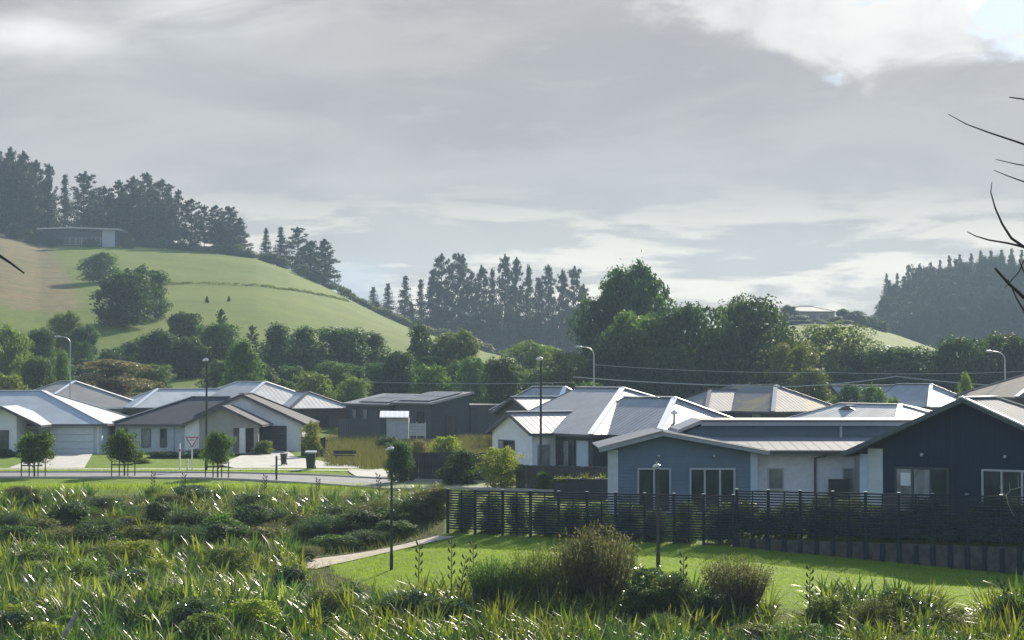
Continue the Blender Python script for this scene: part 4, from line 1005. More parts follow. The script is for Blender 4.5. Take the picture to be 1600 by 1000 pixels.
for i in range(6): reg('round%d' % i, 1.0, broad(10 + i, ell(.50, .52, .52, 2.6), 55, 7600, .021, zb=.08, br=(.10, .19)), 'dark_leaf')
for i in range(4): reg('oval%d' % i, 1.0, broad(30 + i, ell(.48, .54, .52, 3.2), 70, 8200, .019, zb=.05, br=(.09, .17)), 'dark_leaf')
for i in range(4): reg('cone%d' % i, 1.0, broad(40 + i, lambda z: .54 * (1 - z) ** .5 * min(1, z * 7 + .35), 60, 7000, .018, zb=.04, br=(.08, .15)), 'dark_leaf')
for i in range(3): reg('wisp%d' % i, 1.0, broad(50 + i, ell(.5, .54, .52, 2.6), 90, 6400, .018, zb=.05, br=(.06, .12), core=.6), 'light_leaf')
for i in range(3): reg('street%d' % i, 1.0, broad(140 + i, ell(.66, .36, .5, 2.2), 70, 5200, .021, zb=.36, br=(.06, .13), core=.55), 'mid_leaf')
for i in range(2): reg('layer%d' % i, 1.0, broad(60 + i, ell(.3, .75, .52, 2.4), 44, 6600, .020, zb=.25, flat=.28, br=(.12, .22), core=.3), 'gold_leaf')
for i in range(4): reg('bush%d' % i, 1.0, broad(70 + i, ell(.30, .74, .54, 2.4), 40, 5200, .024, zb=.03, br=(.13, .22)), 'mid_leaf')
for i in range(6): reg('pine%d' % i, .62, radiata(80 + i, 46 + 4 * i, .22 + .03 * (i % 3), .32, .5), 'pine_leaf')
for i in range(6): reg('pinelow%d' % i, .62, radiata(90 + i, 84, .05, .32, .62, per=90), 'pine_leaf')
for i in range(3): reg('spruce%d' % i, .44, pine(100 + i, 30, .03, .25, .85, droop=.03, ragged=.45, per=40, size=.015), 'pine_leaf')
def twiggy(seed, n=13000):
    rng = np.random.default_rng(seed); P = []; D = []; T = []
    for i in range(110):
        a = rng.uniform(0, 6.28); rr = 0.42 * math.sqrt(rng.random()); h = (0.66 + 0.34 * rng.random()) * math.sqrt(1 - (rr / .5) ** 2 * .6)
        e = np.array([rr * math.cos(a) * 1.15, rr * math.sin(a) * 1.15, h]); s0 = e * np.array([.15, .15, 0])
        T.append(([s0, (s0 + e) / 2 + np.array([e[0] * .15, e[1] * .15, 0]), e], [.010, .006, .002]))
        t = rng.uniform(.12, 1.0, n // 110) ** .75
        P.append(s0 + (e - s0) * t[:, None] + rng.normal(size=(len(t), 3)) * np.array([.045, .045, .03])); D.append(np.tile(unit(e - s0 + np.array([0, 0, .5])), (len(t), 1)))
    P = np.concatenate(P); D = np.concatenate(D); P[:, 2] = np.maximum(P[:, 2], 0.02)
    lv, lq = leaves_np(P, unit(rng.normal(size=P.shape)), .026, .0062, rng, D)
    tv, tq = tube_np(T, 4); return tv, tq, lv, lq
for i in range(3): reg('twiggy%d' % i, 1.0, twiggy(120 + i), 'twig_leaf')

rt = random.Random(11)
def tree(kind, px, top, w, Y, label, leaf=None, cat='tree', name='tree', group=None, base=None, x=None, h=None, rot=None, wm=None):
    if kind not in PROTO:
        ks = [k for k in PROTO if k.startswith(kind) and k[len(kind):].isdigit()]; kind = rt.choice(ks)
    wk, arrs, lf, pool = PROTO[kind]
    leaf = leaf or lf
    X = X_of(px, Y) if x is None else x
    zb = gz(X, Y) if base is None else base
    H = (Z_of(top, Y) - zb) if h is None else h
    W = (w * Y / F) if wm is None else wm
    r = empty(name, (X, Y, zb - 0.02 * H), rt.uniform(0, 6.28) if rot is None else rot)
    r.scale = (W / wk, W / wk, H)
    if 'me' not in pool:
        tm = np_mesh('trunk', arrs[0], arrs[1], smoothed=True); tm.materials.append(M['bark'])
        cm = np_mesh('crown', arrs[2], arrs[3]); cm.materials.append(M[lf]); pool['me'] = (tm, cm)
    tm, cm = pool['me']
    link('trunk', tm, r); c = link('crown', cm, r)
    if leaf != lf:
        c.material_slots[0].link = 'OBJECT'; c.material_slots[0].material = M[leaf]
    return tag(r, label, cat, group)

# ---- pines along the crest of the left hill
ridge = [(-8, 222, 44), (14, 226, 40), (34, 232, 44), (54, 246, 42), (74, 252, 30), (99, 268, 24), (131, 264, 42), (161, 288, 40), (184, 278, 40), (207, 272, 38), (228, 266, 44), (252, 276, 44), (277, 293, 26), (298, 308, 36), (318, 318, 22), (336, 318, 28), (356, 320, 36), (374, 338, 30), (415, 354, 18), (438, 351, 24), (464, 352, 34), (486, 374, 36), (506, 371, 40), (5, 244, 50), (26, 252, 46), (46, 264, 42), (66, 278, 38), (146, 300, 38), (172, 298, 42), (196, 302, 42), (218, 288, 46), (241, 294, 44), (265, 302, 38), (346, 342, 34)]
ridge.sort()
for i, (px, tp, w) in enumerate(ridge):
    where = 'left of the long low hilltop house' if px < 60 else 'behind the long low hilltop house' if px < 190 else 'right of the long low hilltop house' if px < 400 else 'past the gap at its right end'
    k = 'spruce' if px in (99, 415, 438) else 'pinelow' if (px < 80 or px in (506, 486, 374, 228, 184, 146, 172, 196, 218, 241, 265)) else 'pine'
    Y = 484 + rt.uniform(-2, 14)
    tree(k, px, tp, w * 1.6, Y, '%s pine from left on the hill crest, %s' % (ORD2(i), where), cat='pine tree', name='pine_tree', group='pines along the crest of the green hill')
n = 0
for px in list(range(200, 400, 17)) + [412, 425, 440, 470, 492, 515]:
    w = rt.uniform(22, 34); X = X_of(px, 482)
    tree('bush', px, 0, w, 481, '%s dark low shrub from the left beneath the hill crest pines' % ORD[n], 'dark_leaf', 'shrub', 'shrub', 'understorey shrubs beneath the hill crest pines', h=rt.uniform(1.6, 4.2)); n += 1
for px, tp, w, lb in ((20, 348, 32, 'rounded grey-green shrub above the brown bank at the far left of the crest'), (45, 358, 22, 'small shrub touching the left end of the long low hilltop house'), (78, 367, 30, 'low shrub in front of the left windows of the hilltop house'), (140, 372, 26, 'low shrub in front of the middle of the hilltop house'), (200, 372, 22, 'small shrub at the right end of the hilltop house')):
    tree('bush', px, tp, w, 466, lb, 'dark_leaf', 'shrub', 'shrub')
# ---- pines in the middle distance
mids = [(583, 446, 24), (606, 440, 24), (633, 426, 28), (657, 432, 24), (676, 418, 30), (690, 392, 36), (716, 391, 42), (737, 420, 30), (752, 410, 30), (769, 414, 26), (789, 392, 40), (807, 397, 34), (826, 409, 30), (842, 430, 30), (857, 409, 34), (879, 417, 32), (898, 411, 38), (912, 440, 30)]
for i, (px, tp, w) in enumerate(mids):
    k = 'pine' if px in (716, 690, 737, 752, 898) else 'spruce' if px in (583, 606, 633, 657, 826, 769) else 'pinelow'
    tree(k, px, tp, w * 1.5, 520 + rt.uniform(-8, 14), '%s pine from the left in the hazy distant row, %s' % (ORD[i], 'lower and narrow' if tp > 425 else 'tall with open branches' if k == 'pine' else 'tall and dense'), cat='pine tree', name='pine_tree', group='pines in the middle distance')
for i in range(26):
    px = 572 + i * 13.5 + rt.uniform(-4, 4)
    tree('pinelow' if i % 3 else 'oval', px, rt.uniform(468, 505), rt.uniform(26, 38), 512 + rt.uniform(-10, 6), 'lower dark tree below the hazy middle-distance pines, %s from the left' % ORD[i], 'pine_leaf', 'tree', 'tree', 'lower trees below the middle-distance pines')
# ---- dark pine wood on the right
sky_l = lambda px: float(np.interp(px, [1374, 1385, 1400, 1440, 1500, 1560, 1620, 1680], [470, 428, 420, 404, 396, 386, 380, 376]))
for i, px in enumerate([1386, 1403, 1421, 1438, 1455, 1470, 1485, 1501, 1519, 1534, 1550, 1566, 1582, 1598, 1614, 1632]):
    tree('spruce' if i % 4 != 2 else 'pinelow', px, sky_l(px) + rt.uniform(-4, 8), rt.uniform(20, 27), 640 + rt.uniform(-4, 8), 'pointed pine, %s from the left along the skyline of the dark wood' % ORD[i], cat='pine tree', name='pine_tree', group='pines of the dark wood at right')
for row in range(6):
    Y = 630 - row * 15
    for j, px in enumerate(np.arange(1378 + row * 2, 1660, 17.0)):
        p = px + rt.uniform(-6, 6)
        tree(rt.choice(['pinelow', 'oval', 'oval', 'spruce']), p, sky_l(p) + 9 + row * 13 + rt.uniform(-6, 8), rt.uniform(28, 40), Y + rt.uniform(-5, 5), 'dark pine inside the right-hand wood, %s row below its skyline, %s from the left' % (ORD[row], ORD[j]), 'pine_leaf', 'pine tree', 'pine_tree', 'pines of the dark wood at right')
for j, px in enumerate(range(1376, 1480, 13)):
    tree('bush', px, 0, 22, 545, '%s dark shrub from the left along the lower edge of the pine wood' % ORD[j], 'pine_leaf', 'shrub', 'shrub', 'shrubs along the edge of the pine wood', h=rt.uniform(3, 6))

# ---- single trees on and below the left hill
T = [
 ('round', 193, 418, 98, -511, 'large dark round tree standing alone on the green hillside, left lobe', 'dark_leaf'),
 ('round', 232, 413, 76, -500, 'large dark round tree on the hillside touching its left neighbour', 'dark_leaf'),
 ('round', 158, 394, 66, -442, 'lighter green round tree behind the big dark round trees on the hillside', 'mid_leaf'),
 ('round', 100, 484, 60, 262, 'brownish olive tree in the shade below the brown bank', 'olive_leaf'),
 ('wisp', 14, 503, 74, 215, 'pale green feathery tree at the left edge above the roofs', 'light_leaf'),
 ('round', 62, 508, 56, 230, 'dark tree right of the pale feathery tree at the left edge', 'dark_leaf'),
 ('round', 128, 505, 56, 250, 'dark tree below the shaded bank left of the clipped dome bush', 'dark_leaf'),
 ('round', 58, 553, 60, 198, 'rich green rounded tree with bright top left of the curved street lamp', 'mid_leaf'),
 ('cone', 96, 543, 48, 202, 'rich green upright tree beside the curved street lamp at far left', 'mid_leaf'),
 ('bush', 14, 578, 70, 190, 'olive green shrub above the pale-roofed house at the left edge', 'olive_leaf'),
 ('bush', 130, 529, 32, 232, 'clipped dark dome-shaped bush beside the dark trimmed hedge', 'dark_leaf'),
 ('layer', 172, 560, 142, 199, 'wide flat-topped tree with golden tips behind the stepped grey roof', 'gold_leaf'),
 ('round', 247, 513, 86, 236, 'big dark tree with trunk standing on the bright grass behind the roofs', 'dark_leaf'),
 ('oval', 288, 484, 62, 268, 'dark tree on the hill foot left of the small candelabra pine', 'dark_leaf'),
 ('oval', 336, 500, 74, 244, 'tall dark tree at the hill foot left of the bright-edged cone tree', 'dark_leaf'),
 ('oval', 296, 520, 64, 238, 'dark tree between the big trunked tree and its tall right neighbour', 'dark_leaf'),
 ('cone', 380, 524, 88, 206, 'broad cone-shaped tree with sunlit green right side above the light grey roof', 'mid_leaf'),
 ('cone', 432, 501, 92, 246, 'dark pointed tree at the hill foot, first of four right of the bright cone tree', 'dark_leaf'),
 ('cone', 478, 506, 88, 243, 'dark pointed tree at the hill foot, second of four right of the bright cone tree', 'dark_leaf'),
 ('round', 530, 507, 92, 241, 'dark round-topped tree at the hill foot, third of four right of the bright cone tree', 'dark_leaf'),
 ('cone', 582, 515, 90, 246, 'dark tree at the hill foot, last of four right of the bright cone tree', 'dark_leaf'),
 ('cone', 655, 498, 86, 226, 'tall dark pointed tree with light tip where the hill runs out', 'dark_leaf'),
 ('round', 708, 512, 92, 229, 'olive green broad tree right of the tall pointed tree at the hill end', 'olive_leaf'),
 ('round', 625, 545, 60, 214, 'dark tree filling between the pointed tree and the pale bush', 'dark_leaf'),
 ('bush', 676, 564, 72, 200, 'mid green rounded tree above the left end of the mono-pitch roof', 'mid_leaf'),
 ('bush', 740, 552, 60, 206, 'mid green shrub tree left of the dark round tree with pale rim', 'mid_leaf'),
 ('round', 786, 553, 74, 193, 'dark round tree with pale sunlit rim above the dark mono-pitch house', 'dark_leaf'),
 ('bush', 548, 586, 58, 190, 'pale green domed bush above the left end of the mono-pitch roof', 'light_leaf'),
 ('bush', 492, 577, 76, 193, 'pale grey-green bush behind the light grey hip roof', 'light_leaf'),
 ('bush', 445, 590, 60, 196, 'dark bush behind the ridge of the light grey hip roof', 'dark_leaf'),
 ('wisp', 830, 530, 92, 236, 'pale hazy green tree left of the tall slim lamp post', 'light_leaf'),
 ('wisp', 885, 544, 106, 205, 'soft olive tree between slim lamp post and curved street lamp', 'olive_leaf'),
 ('bush', 925, 592, 66, 190, 'soft green bush at the foot of the curved street lamp', 'light_leaf'),
 ('round', 985, 405, 132, 222, 'tallest broad dark tree in the centre against the sky', 'dark_leaf'),
 ('oval', 938, 452, 76, 218, 'dark tree leaning left of the tallest central tree', 'dark_leaf'),
 ('oval', 1000, 476, 150, 206, 'dark tree with light green top in front of the tallest central tree', 'mid_leaf'),
 ('oval', 1072, 462, 126, 204, 'large dense dark tree right of the tallest central tree', 'dark_leaf'),
 ('oval', 960, 530, 90, 200, 'dark lower tree beneath the tallest central tree', 'dark_leaf'),
 ('oval', 1040, 535, 90, 196, 'dark lower tree beneath the dense trees above the slate roof', 'dark_leaf'),
 ('oval', 1166, 454, 130, 212, 'tall dense dark tree standing right of the central group', 'dark_leaf'),
 ('oval', 1130, 500, 70, 206, 'dark tree joining the central group and the tall one at its right', 'dark_leaf'),
 ('wisp', 1240, 530, 96, 200, 'pale olive tree right of the tall dense dark tree', 'olive_leaf'),
 ('wisp', 1300, 500, 124, 224, 'soft hazy green willow-like tree below the distant pale house', 'light_leaf'),
 ('oval', 1345, 545, 80, 218, 'dark tree between the willow-like tree and the dark round tree at right', 'dark_leaf'),
 ('oval', 1455, 540, 80, 217, 'dark tree right of the dark round tree below the grass slope', 'dark_leaf'),
 ('round', 1225, 520, 60, 216, 'olive dark tree under the left side of the distant rise', 'olive_leaf'),
 ('oval', 180, 540, 70, 240, 'dark tree above the trimmed hedge left of the big trunked tree', 'dark_leaf'),
 ('round', 215, 528, 60, 243, 'dark tree directly left of the big trunked tree', 'dark_leaf'),
 ('bush', 1268, 570, 70, 192, 'olive bush above the golden-tinted roof', 'olive_leaf'),
 ('round', 1398, 536, 124, 214, 'dark round tree below the small grass slope at right', 'dark_leaf'),
 ('oval', 1500, 520, 92, 216, 'wide dark tree left of the curved street lamp at right', 'dark_leaf'),
 ('oval', 1562, 514, 96, 219, 'wide dark tree behind the curved street lamp at right', 'dark_leaf'),
 ('oval', 1625, 520, 90, 216, 'dark tree at the right edge behind the weathered brown roof', 'dark_leaf'),
 ('bush', 1325, 598, 46, 190, 'small dark bush right of the golden-tinted roof', 'dark_leaf'),
 ('bush', 1363, 598, 54, 184, 'bright green bush left of the slate roof with bright caps', 'mid_leaf'),
 ('cone', 1508, 578, 58, 150, 'bright pointed shrub beside the apex of the navy house', 'light_leaf'),
 ('bush', 1396, 618, 30, 172, 'pale flowering shrub at the left end of the slate roof with bright caps', 'light_leaf'),
 ('bush', 1338, 484, 40, 462, 'dark domed bush on the rise right of the distant pale house', 'dark_leaf'),
 ('bush', 1362, 492, 36, 470, 'low dark bush between the domed bush and the pine wood', 'dark_leaf'),
 ('round', 1232, 476, 26, 452, 'small tree at the left corner of the distant pale house', 'dark_leaf'),
 ('round', 1252, 500, 60, 440, 'hazy blue-grey trees below the distant pale house, left one', 'dark_leaf'),
 ('round', 1290, 512, 44, 430, 'hazy blue-grey tree below the distant pale house, right one', 'dark_leaf'),
 ('pine', 346, 480, 30, 262, 'small candelabra-shaped pine standing out against the green hillside', 'dark_leaf'),
 ('pine', 394, 506, 30, 250, 'small candelabra-shaped pine tip above the bright cone tree', 'dark_leaf'),
 ('cone', 323, 462, 8, -473, 'tiny young conifer on the open hillside, left of a pair', 'dark_leaf'),
 ('cone', 357, 462, 7, -471, 'tiny young conifer on the open hillside, right of a pair', 'dark_leaf'),
]
for k, px, tp, w, Y, lb, lf in T:
    if Y < 0: Y = hit(px, -Y, 190).y
    small = k == 'bush'
    tree(k, px, tp, w, Y, lb, lf, 'bush' if small else 'tree', 'bush' if small else 'tree')
for i, px in enumerate(range(20, 1640, 36)):
    if 240 < px < 330: continue
    tree('bush' if i % 2 else 'oval', px + rt.uniform(-10, 10), rt.uniform(560, 585) if px > 700 else rt.uniform(552, 580), rt.uniform(50, 72), rt.uniform(214, 236), '%s tree from the left in the low dark belt behind the roofs' % ORD2(i), rt.choice(['dark_leaf', 'dark_leaf', 'mid_leaf']), 'tree', 'tree', 'background trees low in the dark belt')

# ---- hedges
def hedge(label, pts, hgt, wid, n, leaf, size, kind='hedge'):
    rng = np.random.default_rng(len(label)); pts = np.array([tuple(p) for p in pts]); seg = np.linalg.norm(np.diff(pts[:, :2], axis=0), axis=1); cum = np.concatenate([[0], np.cumsum(seg)])
    s = rng.uniform(0, cum[-1], n); x = np.interp(s, cum, pts[:, 0]); y = np.interp(s, cum, pts[:, 1])
    y = y + rng.normal(size=n) * wid * .4; x = x + rng.normal(size=n) * wid * .2
    hh = hgt * (0.75 + 0.35 * np.sin(s * 0.9) * np.sin(s * 0.37 + 1))
    z = ground(x, y) + rng.random(n) ** .7 * hh
    lv, lq = leaves_np(np.stack([x, y, z], 1), unit(rng.normal(size=(n, 3)) + np.array([0, 0, .3])), size, size * .6, rng)
    me = np_mesh('hedge', lv, lq); me.materials.append(M[leaf]); o = link(kind, me); return tag(o, label, 'hedge')
hedge('thin dark hedge line running across the green hillside', [hit(*p) for p in [(258, 446), (300, 444), (380, 447), (440, 453), (500, 462), (545, 472)]], 0.6, 0.7, 3000, 'olive_leaf', .16)
hedge('dull hedge band along the right shoulder of the hill down to the trees', [Vector((X_of(px, 476), 476, 0)) for px in (530, 560, 600, 640, 680, 720, 770)], 2.2, 2.0, 5000, 'olive_leaf', .4)
hedge('dark trimmed hedge above the wide golden-tipped tree', [Vector((X_of(px, 226), 226, 0)) for px in (146, 180, 216)], 1.9, .9, 3000, 'dark_leaf', .2)
hedge('dark hedge on the rise leading from the pale house to the pine wood', [Vector((X_of(px, 468), 468, 0)) for px in (1310, 1340, 1385)], 2.6, 1.5, 2500, 'dark_leaf', .4)

# ---- street trees and garden plants
def stakes(X, Y, hw, hgt, label):
    r = thing('tree_stakes', label, 'tree stakes', (X, Y, gz(X, Y)), 0, 'timber stake frames round young street trees')
    for i, x in enumerate((-hw, -hw * .35, hw * .4, hw)): MB().box(x - .03, x + .03, -.3 + .2 * i, -.24 + .2 * i, -.1, hgt).build('stake', M['fence_brown'], r)
    MB().box(-hw, hw, -.33, -.30, hgt * .7, hgt * .78).build('tie', M['fence_brown'], r)
for px, tp, bt, w, Y, lf, lb in ((55, 671, 722, 66, 112, 'mid_leaf', 'young street tree with rounded crown in front of the pale-roofed house'), (195, 668, 722, 60, 113, 'mid_leaf', 'young street tree in front of the pale driveway left of the give way sign'), (341, 671, 736, 54, 111, 'mid_leaf', 'dense young street tree right of the give way sign')):
    X = X_of(px, Y); tree('street', px, tp, w, Y, lb, lf, 'tree', 'young_tree', 'young trees along the street')
    stakes(X, Y - .3, .62, .95, 'timber stakes round the young street tree %s' % {55: 'by the pale-roofed house', 195: 'by the pale driveway', 341: 'right of the give way sign'}[px])
tree('oval', 626, 684, 46, 107, 'narrow dark columnar young tree left of the dark paling fence', 'dark_leaf', name='young_tree')
tree('wisp', 783, 694, 78, 101, 'round yellow-green sunlit young tree in front of the white end gable', 'yellow_leaf', name='young_tree')
G = [('bush', 606, 680, 40, 146, 'dark green shrub left of the columnar tree in front of the shed', 'dark_leaf'), ('bush', 696, 678, 48, 128, 'golden green domed bush in the dry grass behind the paling fence', 'yellow_leaf'),
     ('bush', 655, 684, 30, 132, 'pale yellow bush in dry grass right of the columnar tree', 'gold_leaf'),
     ('wisp', 488, 655, 34, 137, 'pale feathery palm-like plant above the short dark fence', 'yellow_leaf'), ('bush', 412, 687, 34, 141, 'grey-green shrub in front of the dark garage door', 'light_leaf'),
     ('bush', 385, 708, 40, 140, 'brownish low shrub in the bed before the porch', 'twig_leaf'), ('bush', 255, 704, 60, 136, 'low dark garden shrub under the pale windows left of the give way sign', 'dark_leaf'), ('bush', 315, 700, 50, 136, 'low dark garden shrub behind the give way sign', 'dark_leaf'),
     ('bush', 220, 715, 30, 128, 'bright low shrub beside the pale driveway', 'yellow_leaf'), ('bush', 8, 700, 36, 137, 'dark low shrub under the window at the left edge', 'dark_leaf'), ('bush', 36, 702, 34, 138, 'dark shrub at the porch of the pale-roofed house', 'dark_leaf'),
     ('bush', 720, 700, 60, 104, 'dark shrub against the brown paling fence', 'dark_leaf'), ('wisp', 850, 735, 30, 99, 'small loose shrub beside the slim lamp post base', 'mid_leaf')]
for k, px, tp, w, Y, lb, lf in G: tree(k, px, tp, w, Y, lb, lf, 'shrub', 'shrub')
# plants behind the slatted fences
for i in range(10):
    t = (i + .5) / 10; X = FA[0] + (FB[0] - FA[0]) * t; Y = FA[1] + (FB[1] - FA[1]) * t + 0.75
    tree('bush' if i % 3 else 'oval', 0, 0, 0, Y, '%s dark climbing shrub from the left behind the slatted fence by the lawn' % ORD[i], rt.choice(['dark_leaf', 'dark_leaf', 'mid_leaf']), 'shrub', 'shrub', 'shrubs behind the slatted fence by the blue house', x=X + rt.uniform(-.2, .2), h=rt.uniform(1.2, 1.85), wm=rt.uniform(.9, 1.5))
for i in range(12):
    t = (i + .3) / 12; X = FC[0] + (FD[0] - FC[0]) * t; Y = FC[1] + (FD[1] - FC[1]) * t + 0.85
    tree('bush' if i % 4 else 'oval', 0, 0, 0, Y, '%s dense dark shrub from the left behind the raised slatted fence' % ORD[i], 'dark_leaf', 'shrub', 'shrub', 'shrubs behind the raised slatted fence', x=X, base=-.5, h=rt.uniform(1.1, 1.75), wm=rt.uniform(1.2, 1.8))
# big twiggy shrubs between lawn and wetland
for k, px, tp, w, Y, lb, lf in (('twiggy0', 930, 812, 150, 59.5, 'tall brown-olive twiggy shrub in front of the slatted fence', 'twig_leaf'), ('twiggy1', 1148, 862, 130, 58.5, 'lower brown twiggy shrub on the lawn edge right of the tall twiggy one', 'twig_leaf'), ('twiggy2', 835, 846, 112, 59.0, 'grey-green twiggy shrub touching the left of the tall brown one', 'olive_leaf'), ('twiggy1', 775, 862, 104, 58.5, 'dark olive shrub left of the grey-green twiggy shrub', 'mid_leaf'),
     ('twiggy0', 1045, 892, 84, 58, 'small olive twiggy shrub under the right lamp post', 'olive_leaf'), ('twiggy2', 1370, 925, 90, 56, 'low olive shrub on the lawn edge at right', 'olive_leaf'), ('twiggy2', 430, 812, 60, 82, 'dull brown shrub in the hollow left of the sandy path', 'twig_leaf'), ('twiggy0', 560, 788, 110, 88, 'brown-green shrub above the far end of the sandy path', 'twig_leaf'), ('twiggy1', 640, 792, 100, 85, 'dark shrub behind the lamp post beside the sandy path', 'olive_leaf'), ('twiggy2', 500, 800, 90, 85, 'dark low shrub at the left of the sandy path', 'dark_leaf'), ('twiggy1', 480, 850, 56, 76, 'purplish brown dry shrub at the near end of the sandy path', 'twig_leaf')):
    tree(k, px, tp, w, Y, lb, lf, 'shrub', 'shrub')

for i, (px, Y, hh, ww, lf) in enumerate([(15, 86, 1.3, 2.2, 'dark_leaf'), (62, 84, 1.0, 1.9, 'olive_leaf'), (110, 87, 1.5, 2.4, 'dark_leaf'), (160, 85, 1.0, 2.0, 'dark_leaf'), (205, 86.5, .9, 2.2, 'olive_leaf'), (252, 88, 1.3, 1.8, 'dark_leaf'), (300, 86, 1.4, 2.4, 'dark_leaf'), (345, 85, 1.2, 2.0, 'mid_leaf'), (392, 87, 1.4, 2.2, 'dark_leaf'), (436, 88, 1.1, 2.0, 'dark_leaf'), (470, 86, 1.1, 1.8, 'olive_leaf'), (530, 88, 1.2, 2.4, 'dark_leaf'), (590, 89, 1.3, 2.2, 'olive_leaf'), (668, 86, 1.4, 1.6, 'dark_leaf')]):
    tree('bush' if i % 3 else 'twiggy', px, 0, 0, Y, '%s low dark shrub from the left along the hollow across the wetland' % ORD[i], lf, 'shrub', 'shrub', 'shrubs along the hollow', h=hh, wm=ww)
for i, (px, Y, hh, ww, lf) in enumerate([(30, 58, .9, 1.5, 'yellow_leaf'), (78, 52.5, 1.15, 1.5, 'yellow_leaf'), (140, 66, 1.3, 1.8, 'light_leaf'), (270, 61, 1.0, 1.3, 'dark_leaf'), (360, 70, 1.3, 1.9, 'olive_leaf'), (320, 54, 1.2, 1.6, 'light_leaf'), (215, 73, 1.2, 2.0, 'yellow_leaf'), (395, 57, 1.2, 1.6, 'yellow_leaf'), (60, 72, 1.2, 2.0, 'light_leaf'), (455, 66, 1.1, 1.5, 'dark_leaf'), (520, 59, 1.2, 1.5, 'twig_leaf'), (545, 62, .9, 1.2, 'dark_leaf'), (610, 57, 1.0, 1.4, 'dark_leaf'), (690, 56.5, 1.1, 1.4, 'olive_leaf'), (1010, 57.5, 1.3, 1.6, 'mid_leaf'), (1100, 57, 1.2, 1.2, 'dark_leaf'), (1290, 57, 1.1, 1.5, 'olive_leaf'), (1480, 56, .9, 1.7, 'olive_leaf'), (1585, 56, 1.3, 1.2, 'mid_leaf')]):
    tree('bush' if i % 2 else 'wisp', px, 0, 0, Y, '%s leafy shrub from the left among the nearer flax, %s' % (ORD[i], below(px)), lf, 'shrub', 'shrub', 'leafy shrubs among the flax', h=hh, wm=ww)

for px, Y, hh, ww, lb in ((1012, 58.6, 1.75, 1.5, 'glossy broad-leaved shrub with white glints left of the right lamp post foot'), (1058, 58.2, 1.6, 1.4, 'glossy broad-leaved shrub with white glints right of the right lamp post foot'), (1398, 56.8, 1.4, 1.6, 'glossy broad-leaved shrub with white glints below the raised fence'), (655, 57.5, 1.2, 1.9, 'glossy broad-leaved shrub with white glints below the left lamp post'), (705, 56.6, 1.1, 1.7, 'glossy broad-leaved shrub with white glints below the pair of flower stalks'), (22, 54.5, 1.2, 1.8, 'glossy shrub with white glints at the left edge above the dead branch'), (210, 64, 1.2, 2.0, 'glossy shrub with white glints in the left middle of the wetland'), (300, 57, 1.2, 1.6, 'glossy shrub with white glints right of the dead branch'), (165, 92, 1.0, 2.6, 'glossy shrub with white glints on the far bank below the pale driveway'), (400, 93, 1.0, 2.6, 'glossy shrub with white glints on the far bank below the dark garage'), (300, 97, .9, 2.4, 'glossy shrub with white glints on the far bank below the give way sign'), (1575, 56.5, 1.3, 1.3, 'glossy shrub with white glints near the right bottom corner')):
    tree('bush', px, 0, 0, Y, lb, 'glossy_leaf', 'shrub', 'shrub', h=hh, wm=ww)
for i, (px, Y, hh, ww, lf) in enumerate([(30, 79, 1.2, 2.4, 'dark_leaf'), (95, 80, 1.0, 2.6, 'twig_leaf'), (150, 79, 1.2, 2.4, 'dark_leaf'), (230, 80, 1.1, 2.6, 'olive_leaf'), (290, 79.5, 1.2, 2.2, 'dark_leaf'), (355, 79, 1.2, 2.6, 'dark_leaf'), (415, 79, 1.1, 2.2, 'twig_leaf'), (505, 83, 1.3, 2.4, 'dark_leaf'), (555, 84, 1.4, 2.6, 'dark_leaf'), (605, 85, 1.2, 2.4, 'mid_leaf'), (650, 85.5, 1.4, 2.2, 'dark_leaf'), (682, 85, 1.5, 1.6, 'twig_leaf'), (525, 79.5, .7, 2.0, 'mid_leaf'), (575, 80.5, .8, 2.0, 'dark_leaf'), (620, 82, .8, 2.0, 'mid_leaf')]):
    tree(('bush', 'twiggy', 'round')[i % 3], px, 0, 0, Y, '%s shadowy shrub from the left along the near side of the hollow' % ORD[i], lf, 'shrub', 'shrub', 'shrubs along the near side of the hollow', h=hh, wm=ww)

for i, (k, px, tp, w, Y, lf) in enumerate([('round', 1222, 488, 40, 446, 'dark_leaf'), ('round', 1246, 492, 44, 442, 'pine_leaf'), ('bush', 1272, 498, 40, 440, 'dark_leaf'), ('pinelow', 1240, 478, 26, 449, 'pine_leaf'), ('round', 1262, 508, 46, 425, 'pine_leaf'), ('round', 1230, 506, 46, 428, 'dark_leaf'), ('bush', 1305, 494, 30, 448, 'dark_leaf'), ('round', 1318, 500, 34, 436, 'olive_leaf'), ('bush', 1290, 503, 30, 432, 'dark_leaf')]):
    tree(k, px, tp, w, Y, '%s hazy tree from the left clustered on the rise around the distant pale house' % ORD[i], lf, 'tree', 'tree', 'hazy trees around the distant pale house')
_rs = random.Random(77); _k = 0
for Y in (50.5, 53, 56, 59, 63, 67, 71, 75, 91, 94, 97):
    for q in range(5):
        px = _rs.uniform(10, 470 if 57 < Y else 1580)
        if Y > 88: px = _rs.uniform(10, 680)
        _k += 1; hh = _rs.uniform(.6, .95); 
        tree(_rs.choice(['bush', 'wisp', 'twiggy']), px, 0, 0, Y + _rs.uniform(-1, 1), '%s weedy shrub from the left in the %s line of weeds from the front' % (ORD[q], ORD[(50.5, 53, 56, 59, 63, 67, 71, 75, 91, 94, 97).index(Y)]), _rs.choice(['olive_leaf', 'light_leaf', 'mid_leaf', 'twig_leaf', 'mid_leaf', 'yellow_leaf']), 'shrub', 'shrub', 'weedy shrubs in the wetland', h=hh, wm=_rs.uniform(.9, 1.7))
